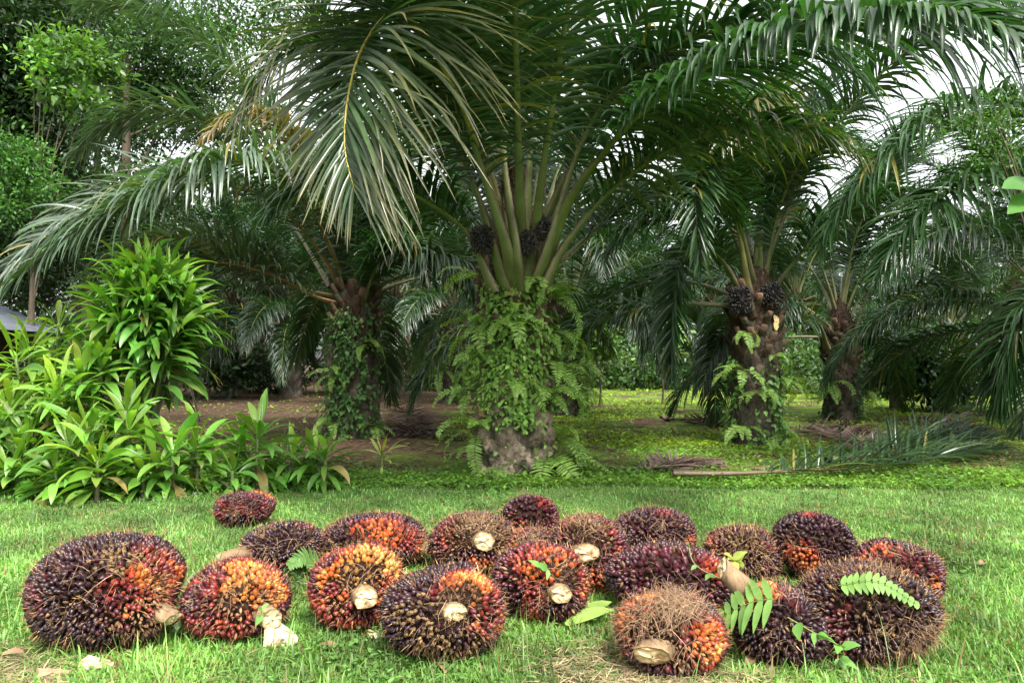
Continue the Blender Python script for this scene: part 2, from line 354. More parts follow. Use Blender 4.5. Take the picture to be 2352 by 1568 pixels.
# ------------------------------------------------------------------ palm trunks
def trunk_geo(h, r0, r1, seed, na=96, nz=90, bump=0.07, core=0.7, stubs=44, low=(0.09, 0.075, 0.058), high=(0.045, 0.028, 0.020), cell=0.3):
    r = RNG(seed); g = Geo()
    zz = np.linspace(-0.05, h + core, nz); th = np.linspace(0, 2 * pi, na, endpoint=False)
    TH, ZZ = np.meshgrid(th, zz)
    R = np.interp(ZZ, [0, 0.12 * h, 0.45 * h, h, h + core * 0.5, h + core], [r0 * 1.1, r0, r0 * 0.93, r1, r1 * 0.75, 0.06])
    disp = np.zeros_like(R); tone = np.ones_like(R)
    per = cell * 0.62
    ring = max(6, int(2 * pi * r0 / cell)); k = 0
    zc = -0.1
    while zc < h + 0.2:
        for i in range(ring):
            t0 = 2 * pi * (i + 0.5 * (k % 2)) / ring + r.normal(0, 0.06) + k * 0.07; z0 = zc + r.normal(0, 0.03)
            du = ((TH - t0 + pi) % (2 * pi) - pi) * r0 / (cell * 0.5); dv = (ZZ - z0) / (cell * 0.62)
            f = np.clip(1 - (np.abs(du) ** 1.5 + np.abs(dv + 0.15) ** 1.6), 0, 1) ** 0.36 * (0.6 + 0.6 * np.clip(dv, -1, 1))
            f = f * r.uniform(0.55, 1.2); tone = np.where(f > disp, r.uniform(.75, 1.25), tone); disp = np.maximum(disp, f)
        zc += per; k += 1
    R = R + bump * disp * np.interp(ZZ, [h * 0.95, h + core], [1, 0.2]) + r.normal(0, bump * 0.07, R.shape)
    lean = 0.0
    V = np.stack([R * np.cos(TH), R * np.sin(TH), ZZ], 2)
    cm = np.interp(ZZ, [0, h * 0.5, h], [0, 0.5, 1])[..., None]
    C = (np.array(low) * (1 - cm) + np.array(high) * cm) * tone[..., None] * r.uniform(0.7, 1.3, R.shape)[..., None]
    i = np.arange(nz - 1)[:, None] * na; kx = np.arange(na)[None, :]
    g.add(V, np.stack([i + kx, i + (kx + 1) % na, i + na + (kx + 1) % na, i + na + kx], 2).reshape(-1, 4), C.reshape(-1, 3))
    for q in range(stubs):                                  # stumps of cut leaf stalks under the crown
        a = q * 2.39996 + r.normal(0, .1); z0 = h * 0.62 + (h * 0.38 + 0.15) * q / stubs
        rr = np.interp(z0, [0, h], [r0, r1]) * 0.98
        o = np.array([cos(a), sin(a), 0]); ln = r.uniform(0.12, 0.3)
        p = np.stack([o * rr + Z * z0, o * (rr + 0.06) + Z * (z0 + ln * 0.5), o * (rr + 0.10 + r.uniform(0, .07)) + Z * (z0 + ln)])
        cc = np.array([0.085, 0.052, 0.034]) * r.uniform(0.5, 1.3)
        tube(g, p, [0.075, 0.06, 0.05], [0.045, 0.035, 0.03], S=np.tile(np.cross(o, Z), (3, 1)), sides=6, c=cc * 0.8, c2=cc * 1.3)
    # loose brown fibre in the crown
    n = stubs * 22; a = r.uniform(0, 2 * pi, n); z0 = h + r.uniform(-0.8, core * 0.9, n)
    rr = np.interp(z0, [0, h, h + core * 0.5, h + core], [r0, r1, r1 * 0.75, 0.07])
    o = np.stack([np.cos(a), np.sin(a), 0 * a], 1)
    blades(g, o * rr[:, None] + Z * z0[:, None], o * 0.7 + Z * r.uniform(-.2, 1.2, n)[:, None] + r.normal(0, .35, (n, 3)), Z + 0 * o, r.uniform(.08, .24, n), 0.007,
           [1, .8, .5, .1], 0.9, 3, np.array([0.13, 0.08, 0.05]) * r.uniform(.5, 1.3, (n, 1)), (0.16, 0.10, 0.06), flat=True, kink=.2, rng=r)
    return g
def black_bunch(root, loc, R=0.17, seed=0):
    """unripe bunch wedged between the leaf stalks: black, spiny"""
    r = RNG(seed); g = Geo(); n = 420
    k = np.arange(n) + .5; ph = np.arccos(1 - 2 * k / n); a = k * 2.39996
    d = np.stack([np.sin(ph) * np.cos(a), np.sin(ph) * np.sin(a), np.cos(ph)], 1); d = nrm(d + r.normal(0, .08, d.shape))
    e = np.array([1.0, 0.85, 1.25]) * R; d = d * (1 + .16 * np.sin(d[:, :1] * 5 + seed) * np.cos(d[:, 2:] * 4))
    V, Q = fruit_unit(6, 4)
    put_fruit(g, V, Q, d * e * 0.86, nrm(d + r.normal(0, .15, d.shape)), R * 0.10 * r.uniform(.8, 1.2, n), R * 0.24 * r.uniform(.8, 1.2, n),
              np.array([0.012, 0.010, 0.012]) * r.uniform(.6, 1.8, (n, 1)), np.array([0.008, 0.007, 0.009]), np.array([0.03, .02, .015]))
    m = 420; dd = nrm(r.normal(0, 1, (m, 3)))
    blades(g, dd * e * 0.8, dd + r.normal(0, .2, dd.shape), nrm(r.normal(0, 1, dd.shape)), R * r.uniform(.3, .7, m), 0.005, [1, .7, .1], 0.1, 2,
           (0.07, 0.045, 0.03), (0.10, 0.07, 0.04), flat=True)
    tube(g, np.array([[0, 0, -e[2] * .85], [0, 0, 0], [0, 0, e[2] * .85]]), [R * .3, R * .8, R * .3], sides=10, c=(0.012, 0.008, 0.006))
    o = obj('unripe_bunch', g, M_FRUIT, root); o.location = loc; return o
def fruit_unit(sides=8, rings=5):
    """one palm fruit, point outward along +Z: shouldered oval with a beak"""
    t = np.linspace(0, 1, rings + 1); rad = np.interp(t, [0, .25, .55, .8, .93, 1], [.45, .92, 1, .66, .26, .03])
    a = np.linspace(0, 2 * pi, sides, endpoint=False)
    V = np.stack([rad[:, None] * np.cos(a), rad[:, None] * np.sin(a), np.repeat(t[:, None], sides, 1)], 2).reshape(-1, 3)
    i = np.arange(rings)[:, None] * sides; k = np.arange(sides)[None]
    return V, np.stack([i + k, i + (k + 1) % sides, i + sides + (k + 1) % sides, i + sides + k], 2).reshape(-1, 4)
def frames(d):
    d = nrm(d); ref = np.where(np.abs(d[:, 2:3]) > .9, np.array([[1.0, 0, 0]]), np.array([[0, 0, 1.0]]))
    x = nrm(np.cross(ref, d)); return x, np.cross(d, x), d
def fruit_cols(V, body, tip, base):
    t = V[:, 2][None, :, None]; K = len(body)
    c = base + (body - base) * np.clip(t / .3, 0, 1)
    return c + (tip - c) * np.clip((t - .62) / .33, 0, 1) ** 1.2
def put_fruit(g, V, Q, p, d, rad, ln, body, tip, base, m=0):
    x, y, z = frames(d); K = len(p)
    body = np.broadcast_to(body, (K, 3)); tip = np.broadcast_to(tip, (K, 3)); base = np.broadcast_to(base, (K, 3))
    W = p[:, None] + x[:, None] * (V[None, :, 0:1] * rad[:, None, None]) + y[:, None] * (V[None, :, 1:2] * rad[:, None, None]) + z[:, None] * (V[None, :, 2:3] * ln[:, None, None])
    C = fruit_cols(V, body[:, None], tip[:, None], base[:, None])
    QQ = Q[None] + (np.arange(K) * len(V))[:, None, None]
    g.add(W.reshape(-1, 3), QQ.reshape(-1, 4), C.reshape(-1, 3), m)

TRUNKS = {}
def palm(label, x, y, zc, r0=0.38, r1=0.3, seed=0, n=24, skip=(), s=1.0, group="oil palms of the plantation", stem=True, hi=False, az0=0.0, ring_from=0, own_trunk=None, thin_out=1.0):
    z0 = float(GZ(x, y)); root = thing('oil_palm', label, 'palm tree', (x, y, z0), 0, group)
    key = (round(zc, 1), r0, seed % 3) if not hi else seed
    if key not in TRUNKS:
        TRUNKS[key] = mesh("trunk", trunk_geo(zc, r0, r1, 60 + seed, na=150 if hi else 64, nz=140 if hi else 60, bump=0.085 if hi else 0.06), M_TRUNK)
    obj('trunk', TRUNKS[key], None, root)
    r = RNG(300 + seed)
    for i in range(n):
        f = (i + 0.5) / n
        az = az0 + i * 2.39996 + r.normal(0, .1)
        if any(abs((az - a + pi) % (2 * pi) - pi) < wd and lo <= f <= up for a, wd, lo, up in skip): continue
        cls = min(5, int(f * 6)); place_frond(root, cls, int(r.integers(0, 3)), az, zc + 0.32 - 0.42 * f, s * r.uniform(.92, 1.08), r.normal(0, .1), stem)
    return root

# ---- the big palm in the middle
p0 = G(1180, 1098); p0[1] += 0.42; x0, y0 = p0[0], p0[1]
C0 = np.array([x0, y0, 0.0]); ZC0 = 2.15
main = thing('oil_palm', 'large oil palm in the centre with ferns and creepers covering its trunk', 'palm tree', (x0, y0, 0), 0, "oil palms of the plantation")
obj('trunk', trunk_geo(ZC0, 0.37, 0.28, 5, na=190, nz=180, bump=0.15, stubs=64, core=1.25, low=(0.20, 0.165, 0.12), high=(0.13, 0.08, 0.05), cell=0.27), M_TRUNK, main)
def PP(*a): return [P(*q) for q in a]
MAINF = [
 # the frond that arches over towards the camera and hangs
 (PP((1174, 680, 8.30), (1165, 595, 8.27), (1095, 330, 7.7), (985, 95, 6.9), (905, 30, 6.35), (835, 105, 5.85), (800, 220, 5.6), (792, 340, 5.45), (815, 440, 5.35)),
  dict(pairs=165, Lmax=1.42, W=0.046, droop=0.62, side_len=(1.2, .8), segs=8, tipc=(0.20, 0.15, 0.055), pet=0.28, lift=0.15, rach=(0.34, 0.27, 0.06), ang0=84, ang1=22, yellow=.02, col=np.array([.045, .078, .034]))),
 # the frond that comes forward over the right half
 (PP((1238, 645, 8.30), (1268, 560, 8.22), (1320, 440, 7.9), (1446, 285, 7.2), (1568, 190, 6.4), (1704, 107, 5.6), (1843, 50, 4.9), (1982, 22, 4.3), (2086, 16, 3.9), (2190, 26, 3.6), (2300, 62, 3.35), (2400, 120, 3.2)),
  dict(pairs=190, Lmax=1.0, W=0.058, droop=2.0, segs=8, pet=0.22, lift=0.2, side_len=(1.25, .55), rach=(0.11, 0.14, 0.03), yellow=.02)),
 (PP((1215, 660, 8.45), (1240, 540, 8.4), (1330, 330, 8.2), (1391, 167, 8.0), (1488, 17, 7.6), (1620, -110, 7.0), (1800, -150, 6.3), (1960, -90, 5.8)), dict(droop=1.5, segs=6, pairs=125, Lmax=0.95)),
 (PP((1200, 660, 8.4), (1206, 540, 8.35), (1225, 243, 8.3), (1243, 0, 8.4), (1262, -250, 8.3), (1310, -430, 7.8), (1390, -520, 7.0)), dict(droop=1.0, segs=5, pairs=120, Lmax=0.9)),
 (PP((1252, 660, 8.30), (1290, 575, 8.22), (1376, 465, 8.1), (1470, 385, 7.9), (1580, 325, 7.6), (1720, 290, 7.2), (1850, 300, 6.9), (1960, 350, 6.7)), dict(droop=1.6, segs=6, pairs=120, Lmax=0.85, tipc=(0.2, 0.13, 0.03))),
 (PP((1134, 670, 8.30), (1100, 585, 8.22), (1060, 520, 8.1), (942, 441, 7.8), (840, 405, 7.5), (720, 420, 7.2), (620, 490, 7.0)), dict(droop=1.5, segs=5, pairs=115, Lmax=0.8)),
 (PP((1157, 660, 8.30), (1137, 575, 8.12), (1072, 382, 8.0), (985, 240, 7.7), (860, 130, 7.3), (720, 95, 6.9), (610, 170, 6.6), (560, 260, 6.5)), dict(droop=1.5, segs=6, pairs=120, Lmax=0.95, tipc=(0.25, 0.18, 0.05))),
 (PP((1174, 660, 8.30), (1165, 575, 8.02), (1110, 400, 7.8), (1065, 250, 7.5), (1010, 50, 6.9), (930, -90, 6.2), (840, -120, 5.5), (760, -60, 5.0)), dict(droop=1.3, segs=6, pairs=120, Lmax=0.95)),
 (PP((1186, 660, 8.30), (1185, 575, 8.02), (1160, 380, 8.1), (1150, 150, 8.2), (1120, -150, 8.2), (1050, -350, 7.9), (940, -440, 7.3)), dict(droop=1.1, segs=5, pairs=115, Lmax=0.9)),
 (PP((1195, 660, 8.5), (1175, 590, 8.4), (1050, 150, 7.6), (860, -80, 6.3), (680, -110, 5.3), (520, -75, 4.6), (400, -20, 4.2)), dict(droop=1.6, segs=6, pairs=125, Lmax=0.95, W=0.05)),
 (PP((1234, 645, 8.30), (1262, 560, 8.12), (1330, 340, 8.0), (1420, 200, 7.7), (1560, 100, 7.2), (1720, 60, 6.7), (1880, 100, 6.3), (1990, 190, 6.1)), dict(droop=1.6, segs=6, pairs=115, Lmax=0.9)),
 (PP((1195, 660, 8.5), (1232, 560, 8.5), (1290, 380, 8.9), (1370, 250, 9.4), (1480, 190, 10.0), (1590, 220, 10.5), (1660, 310, 10.8)), dict(droop=1.5, segs=5, Lmax=0.9)),
 (PP((1195, 660, 8.5), (1150, 570, 8.6), (1080, 420, 9.2), (980, 310, 9.8), (860, 290, 10.3), (770, 340, 10.6)), dict(droop=1.5, segs=5, Lmax=0.9)),
 (PP((1195, 660, 8.5), (1215, 560, 8.7), (1240, 380, 9.6), (1270, 270, 10.6), (1300, 270, 11.6), (1320, 350, 12.4)), dict(droop=1.5, segs=5, Lmax=0.9)),
 (PP((1195, 660, 8.5), (1170, 560, 8.7), (1150, 380, 9.8), (1120, 250, 11.0), (1090, 230, 12.2)), dict(droop=1.3, segs=5, Lmax=0.9)),
 (PP((1205, 670, 8.45), (1290, 600, 8.4), (1400, 500, 8.7), (1500, 440, 9.1), (1620, 440, 9.5), (1700, 500, 9.7)), dict(droop=1.7, segs=5, Lmax=0.8)),
 (PP((1195, 670, 8.35), (1197, 560, 8.2), (1190, 300, 7.4), (1180, -100, 6.2), (1180, -420, 4.8), (1190, -600, 3.6)), dict(droop=1.2, segs=5, Lmax=0.9)),
 (PP((1205, 670, 8.35), (1225, 560, 8.2), (1260, 300, 7.5), (1330, -100, 6.6), (1450, -380, 5.4), (1600, -500, 4.4)), dict(droop=1.2, segs=5, Lmax=0.9)),
]
for i, (c, kw) in enumerate(MAINF):
    k = dict(pairs=130, thorns=150, base_w=0.088, W=0.053, pet=0.24, twist=0.1 * (-1) ** i); k.update(kw)
    own_frond(main, c, 500 + i, (x0, y0, 0), **k)
for (px, py, d, R) in ((1108, 550, 8.08, 0.12), (1243, 522, 8.12, 0.105), (1212, 558, 8.08, 0.10)):
    black_bunch(main, P(px, py, d) - np.array([x0, y0, 0]), R, int(px))

# ---- the other palms (each one grows where the photo shows its trunk)
def base_at(px, py, push=0.35): q = G(px, py); q[1] += push; q[0] *= (q[1]) / (q[1] - push); return q
q1 = base_at(815, 1008)
palm1 = palm("left oil palm whose long pale fronds arch over the broad-leaved bushes", q1[0], q1[1], 2.25, 0.36, 0.30, 1, n=20,
             skip=[(pi * .95, 1.0, 0, 1), (pi * 1.5, 0.9, .3, 1)], hi=True)
d1 = q1[1]; L1 = (q1[0], q1[1], 0)
PALE = np.array([0.072, 0.105, 0.064])
for i, (c, kw) in enumerate([
 (PP((795, 660, d1), (735, 520, d1 - 1), (660, 415, d1 - 2.1), (560, 372, d1 - 3.0), (460, 385, d1 - 3.6), (340, 440, d1 - 4.1), (200, 520, d1 - 4.4), (95, 590, d1 - 4.55), (28, 645, d1 - 4.6)),
  dict(pairs=150, Lmax=1.05, W=0.066, droop=2.0, segs=7, twist=-0.4, rach=(0.2, 0.18, 0.06))),
 (PP((790, 670, d1), (720, 560, d1 - .7), (620, 455, d1 - 1.7), (500, 425, d1 - 2.4), (370, 425, d1 - 3), (230, 470, d1 - 3.3), (110, 540, d1 - 3.5), (15, 620, d1 - 3.6)),
  dict(pairs=140, Lmax=1.0, W=0.06, droop=1.0, segs=6, twist=0.5, rach=(0.3, 0.24, 0.07))),
 (PP((790, 685, d1), (690, 660, d1 - .4), (616, 605, d1 - .9), (529, 570, d1 - 1.4), (422, 549, d1 - 1.9), (320, 560, d1 - 2.3), (250, 600, d1 - 2.5), (190, 670, d1 - 2.6)),
  dict(pairs=125, Lmax=0.85, droop=1.3, twist=-0.3, rach=(0.34, 0.26, 0.06))),
 (PP((790, 700, d1), (720, 680, d1 - .6), (650, 642, d1 - 1.2), (548, 609, d1 - 1.9), (471, 603, d1 - 2.3), (375, 606, d1 - 2.7), (280, 640, d1 - 3.0)),
  dict(pairs=125, Lmax=0.75, droop=1.2, twist=-0.3, rach=(0.4, 0.22, 0.06))),
 (PP((805, 650, d1 + .1), (730, 480, d1), (640, 360, d1 - .2), (520, 300, d1 - .4), (430, 272, d1 - .6), (340, 258, d1 - .8), (262, 278, d1 - .9), (175, 355, d1 - 1.0)),
  dict(pairs=140, Lmax=1.0, droop=1.2, segs=6, twist=-0.45)),
 (PP((810, 640, d1 + .2), (720, 420, d1 + .2), (573, 208, d1), (462, 101, d1 - .2), (368, 42, d1 - .3), (278, 10, d1 - .5), (180, 15, d1 - .6)),
  dict(pairs=140, Lmax=1.0, droop=1.4, segs=6, twist=-0.4)),
 (PP((805, 640, d1 - .1), (740, 470, d1 - .8), (680, 330, d1 - 1.6), (600, 268, d1 - 2.2), (520, 275, d1 - 2.6), (465, 325, d1 - 2.8)),
  dict(pairs=100, Lmax=0.6, droop=1.4, col=np.array([0.15, 0.105, 0.03]), tipc=(0.22, 0.12, 0.05), rach=(0.3, 0.2, 0.06))),
 (PP((812, 720, d1 - .1), (802, 560, d1 - .2), (788, 420, d1 - .1), (755, 300, d1 + .2), (690, 250, d1 + .5)), dict(droop=1.5, Lmax=.85, col=GREEN)),
 (PP((822, 720, d1 - .1), (838, 560, d1 - .2), (856, 420, d1 - .2), (890, 310, d1), (950, 270, d1 + .2)), dict(droop=1.5, Lmax=.85, col=GREEN)),
 (PP((832, 720, d1 - .1), (880, 600, d1 - .3), (950, 510, d1 - .6), (1040, 480, d1 - .8), (1120, 540, d1 - .9)), dict(droop=1.7, Lmax=.85, col=GREEN)),
 (PP((800, 720, d1 - .15), (768, 570, d1 - .4), (735, 470, d1 - .7), (690, 420, d1 - 1), (640, 430, d1 - 1.2)), dict(droop=1.6, Lmax=.8, col=GREEN)),
 (PP((818, 720, d1 - .15), (816, 540, d1 - .5), (830, 400, d1 - .9), (850, 330, d1 - 1.4)), dict(droop=1.3, Lmax=.8, col=GREEN)),
 (PP((826, 725, d1 - .15), (862, 620, d1 - .5), (905, 560, d1 - .9), (950, 560, d1 - 1.2), (985, 640, d1 - 1.4)), dict(droop=1.7, Lmax=.75, col=GREEN)),
 (PP((835, 660, d1), (900, 600, d1 - .5), (980, 580, d1 - 1), (1060, 610, d1 - 1.4), (1110, 680, d1 - 1.5)), dict(droop=1.9, Lmax=0.85)),
 (PP((760, 660, d1 + .3), (640, 480, d1 + .9), (500, 410, d1 + 1.5), (360, 420, d1 + 1.9), (230, 500, d1 + 2.1)), dict(droop=1.6, Lmax=0.85)),
]):
    k = dict(pairs=120, W=.056, col=PALE, base_w=0.07, vary=.3); k.update(kw); own_frond(palm1, c, 600 + i, L1, **k)

q2 = base_at(1737, 1030)
palm2 = palm("oil palm right of centre, ferns on its lower trunk, pale scar below its crown", q2[0], q2[1], 2.0, 0.33, 0.29, 2, n=21,
             skip=[(pi * 1.35, 0.5, .45, 1), (pi * 1.65, .75, .4, 1), (0.05, .8, .4, 1)], hi=True)
d2 = q2[1]; L2 = (q2[0], q2[1], 0)
for i, (c, kw) in enumerate([
 (PP((1720, 680, d2 - .2), (1690, 500, d2 - .7), (1645, 415, d2 - 1.5), (1605, 395, d2 - 2.2), (1597, 450, d2 - 2.6), (1603, 530, d2 - 2.7), (1612, 600, d2 - 2.7)), dict(droop=.7, Lmax=.7, segs=5, rach=(.22, .2, .06))),
 (PP((1715, 700, d2 - .2), (1660, 600, d2 - .4), (1600, 565, d2 - .8), (1560, 620, d2 - 1.1), (1545, 740, d2 - 1.2), (1543, 870, d2 - 1.2)), dict(droop=.6, Lmax=.6)),
 (PP((1705, 690, d2), (1640, 560, d2), (1560, 500, d2 - .1), (1470, 510, d2 - .2), (1400, 580, d2 - .3)), dict(droop=1.7, Lmax=.8)),
 (PP((1760, 690, d2), (1850, 570, d2 - .3), (1960, 480, d2 - .8), (2080, 450, d2 - 1.2), (2200, 490, d2 - 1.5)), dict(droop=1.8, Lmax=.85)),
 (PP((1750, 680, d2), (1790, 480, d2 - .3), (1850, 360, d2 - .8), (1930, 320, d2 - 1.2), (2010, 360, d2 - 1.5)), dict(droop=1.7, Lmax=.85)),
 (PP((1745, 680, d2), (1745, 440, d2 - .4), (1745, 280, d2 - 1.1), (1735, 225, d2 - 1.9), (1705, 250, d2 - 2.5), (1660, 330, d2 - 2.8)), dict(droop=1.6, Lmax=.85, tipc=(.2, .12, .03))),
]):
    k = dict(pairs=120, W=.054, base_w=0.07); k.update(kw); own_frond(palm2, c, 650 + i, L2, **k)
black_bunch(palm2, P(1700, 690, d2 - .33) - np.array(L2), .16, 71); black_bunch(palm2, P(1772, 680, d2 - .33) - np.array(L2), .15, 72)

q3 = base_at(1932, 972)
palm3 = palm("oil palm with a dark trunk, right behind the one with the pale scar", q3[0], q3[1], 1.75, 0.31, 0.27, 3, n=18, hi=True, skip=[(pi * 1.6, 1.1, .35, 1)])
d3 = q3[1]
own_frond(palm3, PP((1900, 800, d3 - .2), (1880, 745, d3 - .5), (1830, 735, d3 - 1), (1770, 760, d3 - 1.4), (1740, 820, d3 - 1.6)), 660, (q3[0], q3[1], 0), pairs=90, Lmax=.8, droop=1.2)
own_frond(palm3, PP((1955, 790, d3 - .2), (2010, 640, d3 - .5), (2090, 560, d3 - 1), (2170, 560, d3 - 1.4), (2240, 640, d3 - 1.6)), 661, (q3[0], q3[1], 0), pairs=100, Lmax=.85, droop=1.7)
own_frond(palm3, PP((1960, 800, d3 - .2), (2040, 700, d3 - .3), (2140, 650, d3 - .8), (2250, 680, d3 - 1.0), (2330, 760, d3 - 1.2)), 662, (q3[0], q3[1], 0), pairs=100, Lmax=.85, droop=1.7)

q4 = base_at(1308, 958)
palm4 = palm("oil palm half hidden behind the central trunk, bright ferns hanging down its side", q4[0], q4[1], 2.2, 0.34, 0.29, 4, n=13, hi=True)
d4 = q4[1]; L4 = (q4[0], q4[1], 0)
for i, c in enumerate([PP((1325, 760, d4 - .2), (1375, 690, d4 - .4), (1430, 655, d4 - .8), (1480, 680, d4 - 1.1), (1512, 770, d4 - 1.2)),
                       PP((1325, 765, d4 - .2), (1380, 720, d4 - .5), (1440, 710, d4 - .9), (1470, 760, d4 - 1.1), (1475, 830, d4 - 1.2)),
                       PP((1290, 750, d4 - .2), (1240, 640, d4 - .4), (1170, 600, d4 - .8), (1090, 640, d4 - 1), (1050, 740, d4 - 1.1)),
                       PP((1320, 750, d4 - .2), (1345, 600, d4 - .5), (1370, 540, d4 - 1.1), (1385, 560, d4 - 1.8), (1385, 660, d4 - 2.1))]):
    own_frond(palm4, c, 670 + i, L4, pairs=95, Lmax=.85, droop=1.7, base_w=.06)

FAR = [
 (535, 908, 3.0, "oil palm in deep shade right behind the leaning white pole"),
 (395, 893, 3.6, "distant oil palm behind the tall broad-leaved bush"),
 (590, 880, 6.0, "very tall far oil palm at the left, behind the arching pale fronds"),
 (1290, 874, 6.4, "very tall far oil palm behind the right side of the central crown"),
 (1600, 874, 6.4, "very tall far oil palm left of the right-hand crowns"),
 (180, 885, 5.8, "very tall far oil palm behind the shed and the leafy bushes"),  # px, py of the trunk foot, crown height, label
 (668, 912, 2.5, "dark oil palm standing deep in shade behind the tall broad-leaved bush"),
 (1045, 925, 2.6, "oil palm with green creeper on its trunk in the gap left of centre"),
 (905, 905, 3.4, "oil palm beyond the slim pale trunk, left of the central palm"),
 (2440, 985, 1.9, "oil palm at the right edge whose fronds hang to the ground"),
 (1480, 888, 3.6, "distant oil palm behind the sunny clearing, right of the central trunk"),
 (1640, 882, 4.2, "distant oil palm behind the sunny clearing, close left of the scarred palm"),
 (1830, 893, 3.8, "distant oil palm seen between the two right-hand trunks"),
 (2180, 905, 2.0, "oil palm behind the dark round bush at the right"),
 (2060, 880, 3.0, "distant oil palm whose crown shows below the sky gap"),
 (1210, 882, 4.4, "distant oil palm whose crown fills the space behind the central palm"),
 (760, 884, 4.4, "distant oil palm whose crown rises behind the left palm"),
 (1420, 876, 5.4, "tall far oil palm, its crown just right of the central crown"),
 (1720, 875, 5.6, "tall far oil palm, its crown behind the right-hand crowns"),
 (980, 876, 5.2, "tall far oil palm, its crown between the left and central palms"),
 (2330, 886, 5.2, "tall far oil palm at the right edge behind the hanging fronds"),
]
for i, (px, py, zc, lb) in enumerate(FAR):
    q = base_at(px, py, .35); palm(lb, q[0], q[1], zc, 0.34, 0.29, 10 + i, n=26 if py > 890 else 24, az0=i * 1.3, s=1.0, stem=True)
# palms standing just outside the frame whose fronds reach into it
def outside(label, x, y, zc, seed, ctrls, n=14, **kw):
    r_ = palm(label, x, y, zc, 0.36, 0.3, seed, n=n, az0=seed, skip=[(pi * 1.15, 1.1, .3, 1)])
    for i, c in enumerate(ctrls): own_frond(r_, c, 700 + seed * 9 + i, (x, y, 0), pairs=130, W=.055, base_w=.07, **kw)
outside("oil palm beyond the right edge, its fronds reaching in under the sky gap", 6.6, 9.2, 2.6, 31, [
 PP((2500, 520, 9.2), (2420, 330, 9.0), (2300, 245, 8.8), (2173, 257, 8.6), (2086, 313, 8.5), (2003, 389, 8.45), (1930, 480, 8.4), (1880, 580, 8.4)),
 PP((2500, 560, 9.2), (2420, 440, 8.9), (2310, 400, 8.5), (2190, 440, 8.2), (2080, 530, 8.0), (2010, 640, 7.9)),
 PP((2500, 640, 9.2), (2440, 640, 9.2), (2380, 680, 9.2), (2330, 780, 9.2), (2300, 930, 9.2)),
], Lmax=.85, droop=1.7)

# ------------------------------------------------------------------ broad-leaved trees
def tree(name, label, x, y, h, blobs, nleaf, size, col, seed, trunk_r=0.12, cat='tree', group=None, W=0.45, cl=0.28, lo=0.5, limbs=True, lift=0.0, per=70):
    r = RNG(seed); z0 = float(GZ(x, y)); root = thing(name, label, cat, (x, y, z0), 0, group)
    B = np.array(blobs, float)                      # cx, cy, cz, rx, ry, rz in tree coordinates
    gt = Geo(); top = np.array([r.normal(0, .15), r.normal(0, .15), h * 0.8])
    pth, _ = catmull([[0, 0, -.1], [r.normal(0, .06), r.normal(0, .06), h * .3], top * [1, 1, .7], top], 14)
    tube(gt, pth, np.linspace(trunk_r * 1.15, trunk_r * .35, 14), sides=10, c=(0.11, 0.085, 0.06), c2=(0.09, 0.07, 0.05))
    vol = B[:, 3] * B[:, 4] * B[:, 5]; ncl = max(4, nleaf // per)
    pick = r.choice(len(B), ncl, p=vol / vol.sum())
    dd = nrm(r.normal(0, 1, (ncl, 3))) * r.uniform(0.25, 1, (ncl, 1)) ** (1 / 2.2)
    cc = B[pick, :3] + dd * B[pick, 3:]
    if limbs:
        for i in range(min(len(B), ncl)):
            a = pth[int(r.integers(6, 13))]; e = cc[i]; mid = (a + e) / 2 + [0, 0, .12 * np.linalg.norm(e - a)]
            lp, _ = catmull([a, mid, e], 8); tube(gt, lp, np.linspace(trunk_r * .24, .006, 8), sides=6, c=(0.10, 0.08, 0.055))
    obj('trunk', gt, M_BARK, root)
    g = Geo(); n = ncl * per
    ci = np.repeat(np.arange(ncl), per); off = r.normal(0, 1, (n, 3)) * cl * r.uniform(.6, 1.3, (ncl, 1))[ci] * np.array([1, 1, .65])
    p = cc[ci] + off
    d = nrm(off + r.normal(0, .25, (n, 3)) + np.array([0, 0, lift])); nn = nrm(Z * 1.0 + r.normal(0, .5, (n, 3)))
    tone = np.exp(r.normal(0, .22, (ncl, 1)))[ci] * np.exp(r.normal(0, .2, (n, 1)))
    c = np.array(col) * tone * r.uniform(.88, 1.12, (n, 3))
    L = size * r.uniform(.65, 1.25, n)
    blades(g, p, d, nn, L, L * W, [.12, .85, 1, .6, .03][::1] if size > .09 else [.15, 1, .03], .6, 4 if size > .09 else 2, c, c * 1.1, fold=.2, flat=size <= .09)
    obj('crown', g, M_TREE, root); return root
def tp(px, py, Y, x, y): q = P(px, py, Y); return [q[0] - x, q[1] - y, q[2]]
def px2m(n, Y): return n * Y / FPX
def tree_px(name, label, px, Y, blobs, **kw):
    x = (px - CX) * Y / FPX
    bl = [tp(a, b, Y + o, x, Y) + [px2m(rx, Y), px2m((rx + ry) / 2, Y), px2m(ry, Y)] for a, b, o, rx, ry in blobs]
    return tree(name, label, x, Y, kw.pop('h'), bl, **kw)
tree_px('broadleaf_tree', "tall dark broad-leaved tree filling the left edge of the photo", -40, 15.0,
        [(20, 90, 0, 130, 130), (60, 330, .3, 120, 150), (0, 520, -.2, 120, 120), (110, 30, .5, 110, 90), (-60, 250, 0, 150, 200), (60, 620, .5, 120, 90)],
        h=9, nleaf=46000, size=.13, col=(0.020, 0.045, 0.015), seed=11, trunk_r=.22)
tree_px('broadleaf_tree', "tree with bright light-green leaves against the sky at the upper left", 60, 13.0,
        [(95, 120, 0, 38, 22), (150, 105, .3, 40, 18), (80, 165, -.2, 34, 18), (170, 160, 0, 50, 22), (120, 215, .2, 45, 16), (235, 150, .4, 40, 20), (200, 235, 0, 40, 14)],
        h=5.6, nleaf=2300, size=.13, col=(0.085, 0.18, 0.035), seed=12, trunk_r=.06, cl=.17)
